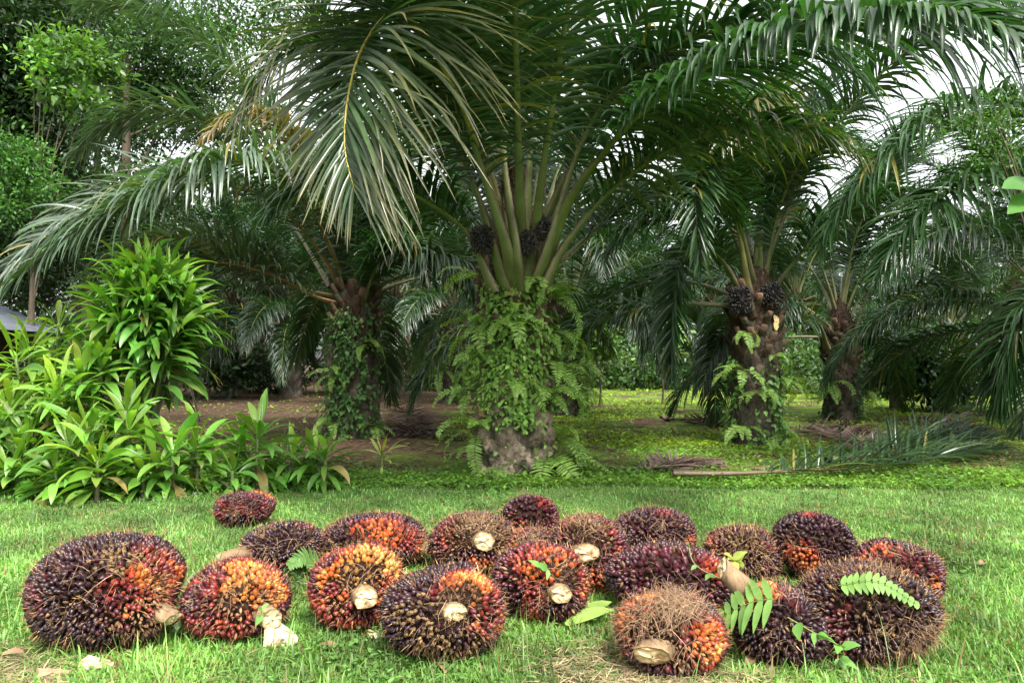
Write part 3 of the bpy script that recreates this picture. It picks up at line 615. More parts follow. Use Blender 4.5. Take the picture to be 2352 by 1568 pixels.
tree_px('broadleaf_tree', "small-leaved lacy tree with sky showing through behind the arching fronds on the left", 280, 19.0,
        [(260, 170, 0, 130, 90), (390, 250, .5, 140, 110), (420, 120, 0, 150, 100), (300, 60, 1, 150, 80), (560, 60, 1, 150, 90), (330, 420, 0, 130, 70), (520, 260, .6, 120, 90), (240, 330, .8, 90, 70)],
        h=10.5, nleaf=25000, size=.13, col=(0.04, 0.092, 0.026), seed=13, trunk_r=.17, cl=.3)
tree_px('broadleaf_tree', "dark tree with a leaning trunk further back at the upper left", 215, 24.0,
        [(150, 60, 0, 140, 90), (240, 250, 0, 100, 110), (200, 480, 0, 130, 110), (80, 430, 0, 120, 130), (340, 560, 0, 160, 90)],
        h=11, nleaf=24000, size=.17, col=(0.018, 0.042, 0.014), seed=14, trunk_r=.2, cl=.4)
tree_px('feathery_tree', "light green feathery shrub at the left edge, above the shed", -30, 12.5,
        [(20, 360, 0, 75, 50), (60, 420, 0, 70, 45), (10, 470, 0, 60, 50)], h=4, nleaf=5200, size=.085, col=(0.055, 0.14, 0.03), seed=15, trunk_r=.06, cl=.2)
tree_px('feathery_tree', "light green feathery branches hanging at the upper right edge", 2420, 7.0,
        [(2250, 285, 0, 75, 28), (2180, 320, .1, 60, 22), (2310, 330, 0, 70, 35), (2290, 240, .2, 60, 25)], h=4.2, nleaf=1500, size=.045, col=(0.06, 0.13, 0.03), seed=16, trunk_r=.05, cl=.14)
tree_px('broadleaf_bush', "round dark bush with pale shiny leaves behind the right-hand palms", 2055, 19.5,
        [(2120, 850, 0, 75, 55), (2180, 880, .2, 60, 40), (2060, 840, .3, 60, 50), (2130, 800, 0, 70, 40)], h=2.2, nleaf=7000, size=.17, col=(0.022, 0.05, 0.018), seed=17, trunk_r=.13, cat='bush', cl=.26)
tree_px('light_shrub', "pale green shrub with star-like leaf clusters, right of the central trunk", 1375, 20.0,
        [(1385, 790, 0, 35, 28), (1350, 760, 0, 30, 25), (1405, 825, 0, 22, 15)], h=1.9, nleaf=700, size=.2, col=(0.12, 0.22, 0.05), seed=18, trunk_r=.03, cat='shrub', cl=.16, per=12)
tree_px('light_shrub', "pale green shrub with star-like leaf clusters, in the middle of the far hedge", 1520, 22.0,
        [(1510, 800, 0, 40, 30), (1485, 845, 0, 22, 15), (1540, 770, 0, 30, 20)], h=1.9, nleaf=500, size=.2, col=(0.13, 0.22, 0.08), seed=19, trunk_r=.03, cat='shrub', cl=.16, per=12)
HEDGE = [(1380, 870, 34, "right beside the central trunk"), (1460, 865, 35, "under the distant palm at the back of the clearing"), (1600, 872, 34, "behind the drooping frond tip"),
         (1840, 860, 30, "between the two right-hand trunks"), (1990, 885, 25, "at the foot of the dark round bush"), (2230, 870, 28, "at the far right"), (980, 880, 33, "between the left palm and the central palm"),
         (600, 870, 30, "in deep shade behind the left palm"), (480, 860, 26, "behind the leaning white pole"), (180, 830, 24, "behind the tall broad-leaved bush at the left")]
for i, (px, py, Y, lb) in enumerate(HEDGE):
    tree_px('undergrowth_bush', "dark green undergrowth bush " + lb, px, Y, [(px, py - 10, 0, 75, 45), (px + 60, py - 25, .5, 60, 50), (px - 50, py - 35, 1, 60, 60)], h=2.0, nleaf=2400, size=.22,
            col=(0.03, 0.065, 0.02) if i % 3 else (0.055, 0.11, 0.03), seed=30 + i, trunk_r=.05, cat='bush', cl=.35, group="undergrowth bushes at the back")
# slim pale trunk (a young areca-like palm in the gap)
q = base_at(937, 893, .1); t_ = thing('slender_palm', "slim palm with a smooth pale trunk left of the central palm", 'palm tree', (q[0], q[1], 0))
g = Geo(); pth, _ = catmull([[0, 0, 0], [.03, 0, 1.2], [-.05, 0, 2.8], [-.02, 0, 4.0]], 12); tube(g, pth, np.linspace(.17, .11, 12), sides=12, c=(.22, .16, .12)); obj('trunk', g, M_BARK, t_)
for i in range(11): place_frond(t_, 2 + i % 3, i % 3, i * 2.4, 3.9, .6)
# far wood closing the view
g = Geo(); r = RNG(77); n = 60000
yy = r.uniform(46, 62, n); xx = r.uniform(-1, 1, n) * (yy * .72 + 4); hz = 8.0 + 3.5 * (xx < 2) + 2.2 * np.sin(xx * .37 + 1) + 1.4 * np.sin(xx * .9) - 3.0 * np.exp(-((xx - 25) / 6.0) ** 2)
zz = hz * r.uniform(0, 1, n) ** .8
dd = nrm(r.normal(0, 1, (n, 3)) + [0, -.6, -.2]); L = r.uniform(.35, .85, n); tone = np.exp(.35 * np.sin(xx * 1.7 + zz * 1.1) + r.normal(0, .3, n))[:, None]
blades(g, np.stack([xx, yy, zz], 1), dd, nrm(Z + r.normal(0, .5, (n, 3))), L, L * .4, [.2, 1, .05], .8, 2, np.array([.03, .062, .02]) * tone, np.array([.035, .07, .022]) * tone, flat=True)
tag(obj('far_wood', g, M_TREE), "dark green wood closing the view behind the plantation", 'wood', kind='stuff')

# ------------------------------------------------------------------ ferns and creepers on the trunks
FERNS = {}
def fern_mesh(v):
    if v in FERNS: return FERNS[v]
    r = RNG(200 + v); g = Geo(); L = 0.5
    pth = arch(L, 38 - 8 * (v % 3), 70 + 25 * (v % 4), n=7, r0=0.0); path, _ = catmull(pth, 24)
    path[:, 1] += np.linspace(0, 1, 24) ** 2 * r.uniform(-.08, .08)
    tube(g, path, np.linspace(.0035, .001, 24), sides=4, c=(.10, .12, .03))
    T = nrm(np.gradient(path, axis=0)); S = nrm(np.cross(T, Z)); N = np.cross(S, T); m = 21
    for sd in (-1, 1):
        u = (.1 + .9 * (np.arange(m) + r.uniform(-.2, .2, m) + .5 * (sd > 0)) / m).clip(0, 1) * 23; at = lambda A: np.stack([np.interp(u, np.arange(24), A[:, k]) for k in range(3)], 1)
        v_ = u / 23
        d = at(S) * sd + at(T) * .35 + at(N) * .15 + r.normal(0, .08, (m, 3))
        c = np.array([.17, .29, .06]) * np.exp(r.normal(0, .15, (m, 1)))
        blades(g, at(path), d, at(N), .09 * np.interp(v_, [.1, .3, .6, 1], [.7, 1, .9, .15]) * r.uniform(.85, 1.1, m), .0165, [.6, 1, .85, .55, .03], .35, 4, c, c * 1.2, fold=.15)
    FERNS[v] = mesh("fern_frond", g, M_FERN); return FERNS[v]
def fern(label, loc, az, n=6, s=1.0, seed=0, spread=1.6, group=None, tilt=0.0):
    r = RNG(seed); root = thing('fern', label, 'fern', loc, 0, group)
    for i in range(n):
        o = obj('fern_frond', fern_mesh(int(r.integers(0, 8))), None, root)
        o.rotation_euler = (r.normal(0, .25), r.normal(tilt, .3), az + spread * ((i + .5) / n - .5) * 2 + r.normal(0, .15)); o.scale = (s * r.uniform(.7, 1.2),) * 3
    return root
def on_trunk(px, py, x, y, rad):
    """where a line of sight to this height and side meets the trunk's front"""
    u = ((px - CX) / FPX) * y - x; u = max(-rad * .97, min(rad * .97, u)); yy = y - sqrt(rad * rad - u * u)
    q = P(px, py, yy); return np.array([x + u, yy, q[2]]), atan2(yy - y, u)
GF = "ferns on the central palm trunk"
for i, (px, py, n, s, lb) in enumerate([
 (1150, 1075, 4, .7, "fern at the central palm's foot, left of middle"), (1262, 1050, 9, 1.15, "large fern spreading to the right at the central palm's foot"), (1290, 1010, 7, 1.0, "fern pointing right a little above the central palm's foot"),
 (1100, 990, 7, .95, "fern low on the left side of the central trunk, below the brown stub"), (1090, 1030, 4, .7, "small fern lowest on the left edge of the central trunk"),
 (1250, 900, 7, 1.05, "fern hanging long fronds on the central trunk's lower right"), (1275, 850, 7, .95, "fern at mid height on the right edge of the central trunk"),
 (1285, 765, 6, .9, "fern in the upper right of the central trunk, pointing outward"), (1265, 690, 7, .9, "fern high on the right edge of the central trunk"),
 (1225, 650, 6, .8, "topmost fern on the central trunk, just under the crown"), (1110, 820, 6, .85, "fern at mid height on the left edge of the central trunk"),
 (1105, 750, 7, .9, "fern high on the left edge of the central trunk"), (1180, 740, 6, .8, "fern high in the middle of the central trunk"), (1090, 900, 5, .8, "fern left of the creeper just above the brown stub"),
 (1180, 880, 5, .7, "fern low in the middle of the central trunk"), (1090, 640, 3, .75, "single drooping fern under the lowest left leaf stalk of the central palm")]):
    p, a = on_trunk(px, py, x0, y0, .42 if py < 950 else .46); fern(lb, p, a, n + 1, s * 1.2, 400 + i, 1.3, GF, tilt=.25)
q2c = (q2[0], q2[1])
for i, (px, py, n, s, lb) in enumerate([
 (1700, 760, 4, .8, "fern just under the crown of the right-hand palm"), (1690, 850, 6, 1.0, "fern on the upper left side of the right-hand trunk"), (1785, 880, 7, 1.05, "fern on the upper right side of the right-hand trunk"),
 (1725, 900, 5, .9, "fern in the middle of the right-hand trunk"), (1695, 980, 6, 1.0, "fern on the lower left side of the right-hand trunk"), (1770, 985, 6, .95, "fern on the lower right side of the right-hand trunk"),
 (1740, 1020, 7, .8, "fern at the foot of the right-hand trunk"), (1760, 820, 4, .8, "fern below the pale scar of the right-hand palm")]):
    p, a = on_trunk(px, py, q2c[0], q2c[1], .36); fern(lb, p, a, n, s, 430 + i, 1.4, "ferns on the right-hand palm trunk", tilt=.35)
for i, (px, py, n, s, lb) in enumerate([(850, 790, 6, 1.0, "fern high on the left palm's trunk"), (785, 860, 6, 1.0, "fern on the left side of the left palm's trunk"), (770, 960, 7, 1.0, "fern at the foot of the left palm, left side"), (860, 980, 7, 1.0, "fern at the foot of the left palm, right side")]):
    p, a = on_trunk(px, py, q1[0], q1[1], .38); fern(lb, p, a, n, s, 445 + i, 1.5, "ferns on the left palm trunk", tilt=.3)
for i, (px, py, n, s, lb) in enumerate([(1330, 830, 9, 1.5, "bright fern hanging from the upper side of the half-hidden palm"), (1335, 890, 9, 1.5, "bright fern hanging low from the half-hidden palm")]):
    p, a = on_trunk(px, py, q4[0], q4[1], .38); fern(lb, p, a + .3, n, s, 450 + i, 1.5, tilt=.6)
for i, (px, py, n, s, lb) in enumerate([(1895, 880, 8, 1.3, "fern beside the dark bare trunk, its left side"), (1975, 900, 7, 1.2, "fern beside the dark bare trunk, its right side"), (2075, 925, 9, 1.6, "fern growing on the ground under the dark round bush")]):
    p, a = (on_trunk(px, py, q3[0], q3[1], .4) if i < 2 else (G(2080, 940), 4.7)); fern(lb, p, a, n, s, 455 + i, 1.8, tilt=.5)
q5 = base_at(1045, 925); 
for i, (px, lb) in enumerate([(1020, "fern on the left of the creeper-clad palm in the gap"), (1070, "fern on the right of the creeper-clad palm in the gap")]):
    p, a = on_trunk(px, 850, q5[0], q5[1], .36); fern(lb, p, a, 8, 1.6, 460 + i, 1.6, tilt=.5)

def vine(label, x, y, rad, a0, z0, z1, n, size, col, seed, group, wander=.35):
    r = RNG(seed); root = thing('creeper', label, 'creeper', (x, y, 0), 0, group); gs, gl = Geo(), Geo()
    for k in range(4):
        m = 26; zz = np.linspace(z0, z1 - (z1 - z0) * .2 * r.random(), m); a = a0 + np.cumsum(r.normal(0, wander * .22, m)) + r.normal(0, wander)
        rr = rad(zz) + .03 + .03 * r.random(m)
        pth = np.stack([rr * np.cos(a), rr * np.sin(a), zz], 1); tube(gs, pth, .0035, sides=4, c=(.10, .10, .035))
        idx = r.integers(0, m, n // 4); p = pth[idx] + r.normal(0, .035, (len(idx), 3)); o = np.stack([np.cos(a[idx]), np.sin(a[idx]), 0 * idx], 1)
        p += o * r.uniform(0, .07, (len(idx), 1))
        d = nrm(-Z * r.uniform(.1, 1.0, (len(idx), 1)) + o * .6 + r.normal(0, .5, p.shape)); c = np.array(col) * np.exp(r.normal(0, .2, (len(idx), 1))) * r.uniform(.88, 1.12, p.shape)
        L = size * r.uniform(.55, 1.25, len(idx)); blades(gl, p, d, nrm(o + Z * .6 + r.normal(0, .25, p.shape)), L, L * .62, [.25, .95, 1, .75, .4, .03], .5, 5, c, c * 1.1, fold=.18)
    obj('stem', gs, M_STEM, root); obj('leaves', gl, M_FERN, root); return root
rad0 = lambda z: np.interp(z, [0, .3, 1, 2.1], [.47, .43, .40, .35])
BR = (.145, .26, .05)
for i, (a, za, zb, n, lb) in enumerate([(-2.5, .75, 2.0, 210, "creeper with heart-shaped leaves on the far left of the central trunk"), (-2.0, .55, 2.1, 230, "creeper climbing left of middle on the central trunk"), (-1.55, .6, 2.15, 240, "creeper climbing the middle of the central trunk"),
        (-1.15, .5, 1.9, 190, "creeper climbing right of middle on the central trunk"), (-.65, .7, 1.8, 200, "creeper on the right flank of the central trunk"), (-1.8, 1.5, 2.3, 130, "creeper crowding under the crown of the central palm"), (-1.3, .02, .5, 60, "thin creeper over the bare grey base of the central trunk"), (2.2, .3, 2.0, 120, "creeper on the rear of the central trunk")]):
    vine(lb, x0, y0, rad0, a, za, zb, int(n * 1.7) if za > .1 else 26, .062, BR, 470 + i, "creepers on the central palm trunk")
rad2 = lambda z: np.interp(z, [0, .3, 1, 2.1], [.40, .37, .35, .33])
for i, (a, za, zb, n, lb) in enumerate([(-2.3, .0, 1.3, 170, "creeper on the left of the right-hand palm trunk"), (-1.5, .0, 1.15, 150, "creeper low in the middle of the right-hand palm trunk"), (-.8, .0, 1.4, 170, "creeper on the right of the right-hand palm trunk")]):
    vine(lb, q2[0], q2[1], rad2, a, za, zb, n, .075, (.07, .17, .03), 480 + i, "creepers on the right-hand palm trunk")
rad1 = lambda z: np.interp(z, [0, .3, 1, 2.1], [.45, .42, .38, .36])
for i, (a, za, zb, n, lb) in enumerate([(-2.4, .0, 1.9, 260, "dark creeper on the left of the left palm's trunk"), (-1.6, .0, 1.9, 260, "dark creeper down the middle of the left palm's trunk"), (-.8, .0, 1.8, 240, "dark creeper on the right of the left palm's trunk")]):
    vine(lb, q1[0], q1[1], rad1, a, za, zb + .35, int(n * 1.5), .085, (.05, .12, .025), 485 + i, "creepers on the left palm trunk")
for i, (a, n, lb) in enumerate([(-2.2, 200, "dark creeper on the left of the bare dark trunk"), (-.9, 200, "dark creeper on the right of the bare dark trunk")]):
    vine(lb, q3[0], q3[1], lambda z: np.interp(z, [0, 1, 2], [.37, .34, .31]), a, 0, 1.3, n, .08, (.03, .07, .02), 490 + i, "creepers on the dark trunk")
vine("green creeper curtain on the palm in the gap left of centre", q5[0], q5[1], lambda z: np.interp(z, [0, 2], [.42, .36]), -1.0, 0, 2.0, 320, .11, (.06, .14, .025), 495, None, wander=.6)
vine("bright creeper covering the side of the half-hidden palm", q4[0], q4[1], lambda z: np.interp(z, [0, 2], [.42, .36]), -.6, 0, 1.9, 320, .09, (.08, .18, .025), 496, None, wander=.5)
# cut stub with a brown rim on the left of the central trunk; pale chopping scar on the right-hand palm
p, a = on_trunk(1110, 940, x0, y0, .46); g = Geo()
tube(g, np.array([[0, 0, -.07], [0, 0, -.02], [0, 0, .02], [0, 0, .045]]) + (p - [x0, y0, 0]), [.035, .04, .042, .04], sides=12, c=(.20, .12, .05), c2=(.34, .21, .09)); obj('cut_stub', g, M_STALK, main)
p, a = on_trunk(1765, 742, q2[0], q2[1], .34); g = Geo()
for dx, dz, t in ((-.02, 0, .5), (.03, .05, -.5), (0, -.05, .1)):
    blades(g, [p - [q2[0], q2[1], 0] + [dx, -.05, dz - .05]], [[t, 0, 1]], [[0, -1, .2]], .13, .07, [.4, 1, .8, .1], 0, 3, (.62, .5, .25), (.62, .5, .25), fold=.1)
obj('cut_scar', g, M_CUT, palm2)

# ------------------------------------------------------------------ broad-leaved rosette plants on the left
PROFC = [.32, .3, .66, .97, 1.0, .88, .58, .04]
def rosette(label, px, py_top, py_base, Y, n, L, W, seed, col=(.085, .22, .028), heads=3, spread=.2, group="broad-leaved rosette plants", droopk=1.0, skirt=.9, dome=None):
    r = RNG(seed); top = P(px, py_top, Y); x = top[0]; z0 = float(GZ(x, Y)); h = top[2] - z0
    root = thing('rosette_plant', label, 'plant', (x, Y, z0), 0, group)
    gs, gl = Geo(), Geo()
    hd = [(0.0, 0.0, max(h - L * .55, .1))]
    for k in range(1, heads):
        a = k * 2.39996 + r.normal(0, .3); q = spread * sqrt(k / heads) * r.uniform(.8, 1.15); zt = hd[0][2] * r.uniform(.6, .92)
        if dome: q = dome[0] * sqrt(k / heads); zt = hd[0][2] - dome[1] * (1 - sqrt(1 - .97 * k / heads))
        hd.append((q * cos(a), q * sin(a), max(zt, .08)))
    for (hx, hy, hs) in hd:
        pth, _ = catmull([[0, 0, -.03], [hx * .3, hy * .3, hs * .5], [hx, hy, hs]], 10); tube(gs, pth, np.linspace(.024, .015, 10), sides=8, c=(.14, .11, .07), c2=(.10, .16, .04))
        ch = min(hs * .85, L * skirt); f = (np.arange(n) + .5) / n; az = np.arange(n) * 2.39996 + r.normal(0, .35, n)
        zz = hs + .02 - ch * f ** 1.2; xs = np.interp(zz, pth[:, 2], pth[:, 0]); ys = np.interp(zz, pth[:, 2], pth[:, 1])
        tilt = np.array([hx, hy, 0]) * (.9 / max(spread, .2))
        el = np.radians(np.interp(f, [0, .1, .3, .65, 1], [80, 52, 26, 2, -30]) + r.normal(0, 12, n))
        o = np.stack([np.cos(az), np.sin(az), 0 * az], 1); d = nrm(o * np.cos(el)[:, None] + Z * np.sin(el)[:, None] + tilt * .35)
        base = np.stack([xs, ys, zz], 1) + o * .015; nn = nrm(Z * np.cos(el)[:, None] - o * np.sin(el)[:, None] + r.normal(0, .33, (n, 3)))
        c = np.array(col) * np.exp(r.normal(0, .22, (n, 1))) * r.uniform(.88, 1.12, (n, 3)); c[:max(3, n // 7)] *= [1.45, 1.2, .9]
        old = r.random(n) < .04 * (f > .6) * 2; c[old] = np.array([.30, .24, .08]) * r.uniform(.6, 1.2, (old.sum(), 1)); e = c * 1.12; bt = r.random(n) < .22; e[bt] = e[bt] * .35 + np.array([.22, .15, .05]) * .65
        LL = L * r.uniform(.65, 1.2, n) * np.interp(f, [0, .08, .3, 1], [.6, .95, 1, .95]); sg = 9
        blades(gl, base, d, nn, LL, W * r.uniform(.7, 1.2, n) * np.interp(f, [0, .1, 1], [.6, .92, 1]), resamp(PROFC, sg), droopk * np.interp(f, [0, .08, .3, 1], [.3, 1.5, 2.1, 1.3]) * r.uniform(.5, 1.4, n), sg, c, e, fold=.3, kink=.10, rng=r, tip_pow=5, sag=.1)
    obj('stem', gs, M_STEM, root); obj('leaves', gl, M_CORD, root); return root
rosette("tallest rosette plant with a big drooping head of leaves under the arching fronds", 345, 560, 960, 8.6, 40, .56, .088, 1, col=(.078, .195, .028), heads=19, spread=.45, dome=(.46, 1.0))
ROS = [
 (135, 690, 8.6, 44, .50, .075, "yellow-green rosette plant beside the shed, topmost at the left"),
 (228, 745, 8.2, 46, .50, .08, "rosette plant just left of and below the tallest one"),
 (70, 735, 8.3, 44, .50, .075, "rosette plant in front of the shed wall"),
 (185, 800, 7.9, 46, .50, .08, "rosette plant in the middle of the left mass, above the creeping row"),
 (25, 870, 7.7, 42, .50, .08, "rosette plant cut by the left edge of the photo"),
 (110, 880, 7.7, 46, .50, .08, "rosette plant near the left edge, below the shed"),
 (290, 880, 7.8, 44, .48, .08, "rosette plant directly below the tallest one's drooping leaves"),
 (205, 925, 7.3, 46, .50, .08, "rosette plant low in the left mass, behind the front row"),
 (55, 985, 7.3, 40, .46, .08, "low rosette plant at the left end of the front row"),
 (225, 990, 7.0, 40, .46, .085, "front-row rosette plant nearest the big fruit bunch, with an upright pale heart"),
 (398, 970, 7.2, 40, .46, .085, "front-row rosette plant left of the gap before the white pole"),
 (455, 960, 7.35, 34, .42, .08, "front-row rosette plant in front of the leaning white pole"),
 (592, 925, 7.6, 52, .48, .085, "front-row rosette plant standing highest, right of the white pole"),
 (672, 1000, 7.8, 38, .44, .08, "front-row rosette plant second from the right end"),
 (748, 985, 7.7, 42, .42, .075, "rosette plant at the right end of the front row"),
 (130, 1030, 7.0, 30, .40, .08, "low rosette plant leaning over the lawn at the lower left"),
 (330, 1030, 7.1, 30, .40, .08, "low rosette plant between two front-row plants"),
 (535, 1030, 7.3, 26, .36, .07, "small rosette plant between the highest front-row plant and its left neighbour")]
for i, (px, py, Y, n, L, W, lb) in enumerate(ROS):
    rosette(lb, px, py, 0, Y, int(n * .72), L * 1.0, W * 1.08, 20 + i, heads=3 if i < 9 else 2, spread=.26, col=(.135, .27, .036) if i in (0, 2, 9, 3) else (.10, .23, .034))
rosette("small pale striped rosette plant alone between the bushes and the central palm", 878, 1005, 0, 8.6, 20, .30, .035, 60, col=(.24, .32, .08), heads=1, group=None, droopk=.7)
# leaning white pole, shed corner
g = Geo(); a, b = P(428, 850, 9.6), G(458, 962); tube(g, np.linspace(b, a, 5), .018, sides=8, c=(.55, .57, .52)); tag(obj('pole', g, M_WOOD), "thin white pole leaning behind the rosette plants", 'pole')
def box(g, c, s, col, R=None, m=0):
    v = np.array([[x, y, z] for x in (-.5, .5) for y in (-.5, .5) for z in (-.5, .5)]) * np.array(s)
    if R is not None: v = v @ np.array(R).T
    g.add(v + np.array(c), [[0, 1, 3, 2], [4, 6, 7, 5], [0, 4, 5, 1], [2, 3, 7, 6], [0, 2, 6, 4], [1, 5, 7, 3]], col, m)
sx, sy = (-350 - CX) * 11 / FPX, 11.0
shed = thing('shed', "small weathered timber shed with a sheet metal roof at the left edge", 'shed', (sx, sy, 0))
g = Geo()
for i in range(9): box(g, (-.9 + i * .235, 0, .9), (.225, .03, 1.8), np.array([.06, .045, .035]) * RNG(i).uniform(.6, 1.3))
for i in range(9): box(g, (1.1, .15 + i * .235, .9), (.03, .225, 1.8), np.array([.06, .045, .035]) * RNG(i + 20).uniform(.6, 1.3))
obj('wall', g, M_WOOD, shed, smooth=False)
th_ = radians(22); R = np.array([[cos(th_), 0, sin(th_)], [0, 1, 0], [-sin(th_), 0, cos(th_)]])
g = Geo(); nw = 60; u = np.linspace(-1.5, 1.5, nw); vz = .012 * np.sin(np.arange(nw) * 1.3)
for s_, off in ((0, 0),):
    top = np.array([[x_, y_, z_] for y_ in (-.5, 2.6) for x_, z_ in zip(u, vz)]) @ R.T + [.25, 0, 2.22]
    bot = top - [0, 0, .01]; V = np.vstack([top, bot]); i = np.arange(nw - 1)
    Q = np.vstack([np.stack([i, i + 1, i + 1 + nw, i + nw], 1), np.stack([i + 2 * nw, i + 3 * nw, i + 1 + 3 * nw, i + 1 + 2 * nw], 1), np.stack([i, i + 2 * nw, i + 1 + 2 * nw, i + 1], 1)])
    g.add(V, Q, (.10, .115, .14))
rf = obj('roof', g, M_METAL, shed, smooth=False)
g = Geo(); box(g, np.array([.25, -.52, 2.19]), (3.0, .04, .11), (.20, .16, .12), R); obj('barge_board', g, M_WOOD, rf, smooth=False)
g = Geo(); box(g, (1.12, -.05, .95), (.09, .09, 1.9), (.13, .10, .08)); obj('corner_post', g, M_WOOD, shed, smooth=False)
# big leaves at the right edge
g = Geo(); gs = Geo(); xs, ys = (2430 - CX) * 4.6 / FPX, 4.6
sap = thing('sapling', "sapling at the right edge with a few large round leaves", 'plant', (xs, ys, 0))
tube(gs, catmull([[0, 0, 0], [.03, 0, 1.0], [-.02, 0, 2.35]], 10)[0], np.linspace(.02, .008, 10), sides=6, c=(.12, .12, .06))
for (px, py, tx, ty) in ((2390, 430, 2300, 418), (2400, 455, 2310, 478), (2420, 380, 2370, 330), (2440, 500, 2480, 560), (2420, 550, 2390, 620)):
    a = P(px, py, ys) - [xs, ys, 0]; b = P(tx, ty, ys - .1) - [xs, ys, 0]; tube(gs, np.linspace([0, 0, a[2]], a, 4), .004, sides=5, c=(.12, .16, .05))
    blades(g, [a], [b - a], [[0, -.7, .7]], np.linalg.norm(b - a), .17, [.25, .9, 1, .85, .5, .03], .4, 5, (.07, .19, .035), (.08, .2, .04), fold=.15)
obj('stem', gs, M_STEM, sap); obj('leaves', g, M_CORD, sap)

# ------------------------------------------------------------------ harvested fruit bunches on the lawn
DARK = np.array([.020, .007, .010]); WINE = np.array([.075, .012, .018]); RED = np.array([.21, .026, .018]); ORNG = np.array([.50, .115, .018]); YELO = np.array([.50, .25, .055]); TAN = np.array([.17, .105, .05])
RAMP = np.array([DARK, DARK * 1.6, WINE, RED, ORNG, YELO])
def ramp(t):
    t = np.clip(t, 0, 1) * (len(RAMP) - 1); i = np.minimum(t.astype(int), len(RAMP) - 2); f = (t - i)[:, None]
    return RAMP[i] * (1 - f) + RAMP[i + 1] * f
def smooth(a, b, x): t = np.clip((x - a) / (b - a), 0, 1); return t * t * (3 - 2 * t)
UV, UQ = fruit_unit(8, 5)
def dirv(px, py):            # a direction on the bunch as seen in the photo: right, up, rest towards the camera
    return nrm(np.array([px, -sqrt(max(0.0, 1 - px * px - py * py)), py]))
def bunch(label, px, pt, pb, wpx, seed, base=.2, ripe=(), dry=(), bald=(), stalk=None, cut=(0, -1, .2), fr=.0126, spine=.5, fibre=(), depth=.9, slen=.02, srad=.052, pushy=0.0, nz=1.0, sink=.05, hfac=1.06):
    r = RNG(800 + seed)
    Yf = CAM_H * FPX / (pb - YH); wpx = wpx * 1.05; Wm = wpx * Yf * 1.06 / FPX; Y0 = Yf + Wm * depth * .20 + pushy; Wm = wpx * Y0 / FPX
    x = (px - CX) * Y0 / FPX; z0 = float(GZ(x, Y0))
    zt = P(px, pt, Y0)[2] - z0; hh = max(.16, zt * hfac)
    root = thing('fruit_bunch', label, 'fruit bunch', (x, Y0, z0), 0, "harvested oil palm fruit bunches on the lawn")
    A = np.array([Wm * .5, Wm * .5 * depth, hh * .5]) - fr * 1.0; ctr = np.array([0, 0, hh * .5 - sink * hh])
    lump = nrm(r.normal(0, 1, (22, 3))); amp = np.r_[r.uniform(-.2, .16, 6), r.uniform(-.09, .09, 16)]; lpw = np.r_[np.full(6, 3.), np.full(16, 14.)]
    def shape(d): return (1 + ((np.clip(d @ lump.T, 0, 1) ** lpw) * amp).sum(1)) / (np.abs(d) ** 2.25).sum(1) ** (1 / 2.25)
    bk = nrm(np.array([-x, -Y0, CAM_H - hh * .5])); rt = nrm(np.cross(Z, bk)); upv = np.cross(bk, rt)
    def dirv(qx, qy): return nrm(qx * rt + qy * upv + sqrt(max(0., 1 - qx * qx - qy * qy)) * bk)
    # body
    a = np.linspace(0, 2 * pi, 28, endpoint=False); ph = np.linspace(.02, pi - .02, 20)
    D = np.stack([np.outer(np.sin(ph), np.cos(a)), np.outer(np.sin(ph), np.sin(a)), np.outer(np.cos(ph), np.ones(28))], 2).reshape(-1, 3)
    g = Geo(); i = np.arange(19)[:, None] * 28; k = np.arange(28)[None]
    g.add(D * A * (shape(D) * .93)[:, None] + ctr, np.stack([i + k, i + 28 + k, i + 28 + (k + 1) % 28, i + (k + 1) % 28], 2).reshape(-1, 4), np.array([.022, .012, .008]) * r.uniform(.5, 1.6, (len(D), 1)))
    obj('core', g, M_CORE, root)
    # fruit sites
    area = 4 * pi * (((A[0] * A[1]) ** 1.6 + (A[0] * A[2]) ** 1.6 + (A[1] * A[2]) ** 1.6) / 3) ** (1 / 1.6)
    n = int(area / (fr * fr * 2.45)); kk = np.arange(n) + .5; pz = 1 - 2 * kk / n; az = kk * 2.39996
    d = np.stack([np.sqrt(1 - pz * pz) * np.cos(az), np.sqrt(1 - pz * pz) * np.sin(az), pz], 1); d = nrm(d + r.normal(0, .45 * fr / A.mean(), d.shape))
    pos = d * A * (shape(d) + r.normal(0, .16 * fr / A.mean(), n))[:, None] + ctr
    low = pos[:, 2] < .012
    def field(zs): 
        f = np.zeros(len(d))
        for (qx, qy, size, amt) in zs: f = np.maximum(f, amt * smooth(cos(size * 1.25), cos(size * .45), d @ dirv(qx, qy)))
        return f
    cl = nrm(r.normal(0, 1, (60, 3))); clv = r.normal(0, .5, 60); noise = clv[np.argmax(d @ cl.T, 1)] * .8 + r.normal(0, .22, n)
    tone = np.clip(base + noise * .34 * nz + .97 * field(ripe) * r.uniform(.78, 1.08, n), 0, 1)
    fdry = field(dry); fb = field(bald)
    isdry = r.random(n) < np.maximum(fdry * 1.15, .07); isbald = r.random(n) < np.maximum(fb, .04 + .22 * (clv[np.argmax(d @ nrm(cl[:, [1, 2, 0]]).T, 1)] > .55))
    nd = nrm(np.sign(d) * np.abs(d) ** 1.2 / A)
    if stalk is not None:
        sd = dirv(*stalk); near = d @ sd > cos(min(.9, (srad * 1.25) / A.mean())); isbald |= near
    ok = ~low & ~isbald
    fruit = ok & ~isdry; m = fruit.sum()
    body = ramp(tone[fruit]) * np.exp(r.normal(0, .18, (m, 1))); tip = np.where(r.random((m, 1)) < .75, body * .28 + DARK * .4, body * .8); bse = body * .45 + ORNG * np.clip(tone[fruit] - .25, .05, .7)[:, None]
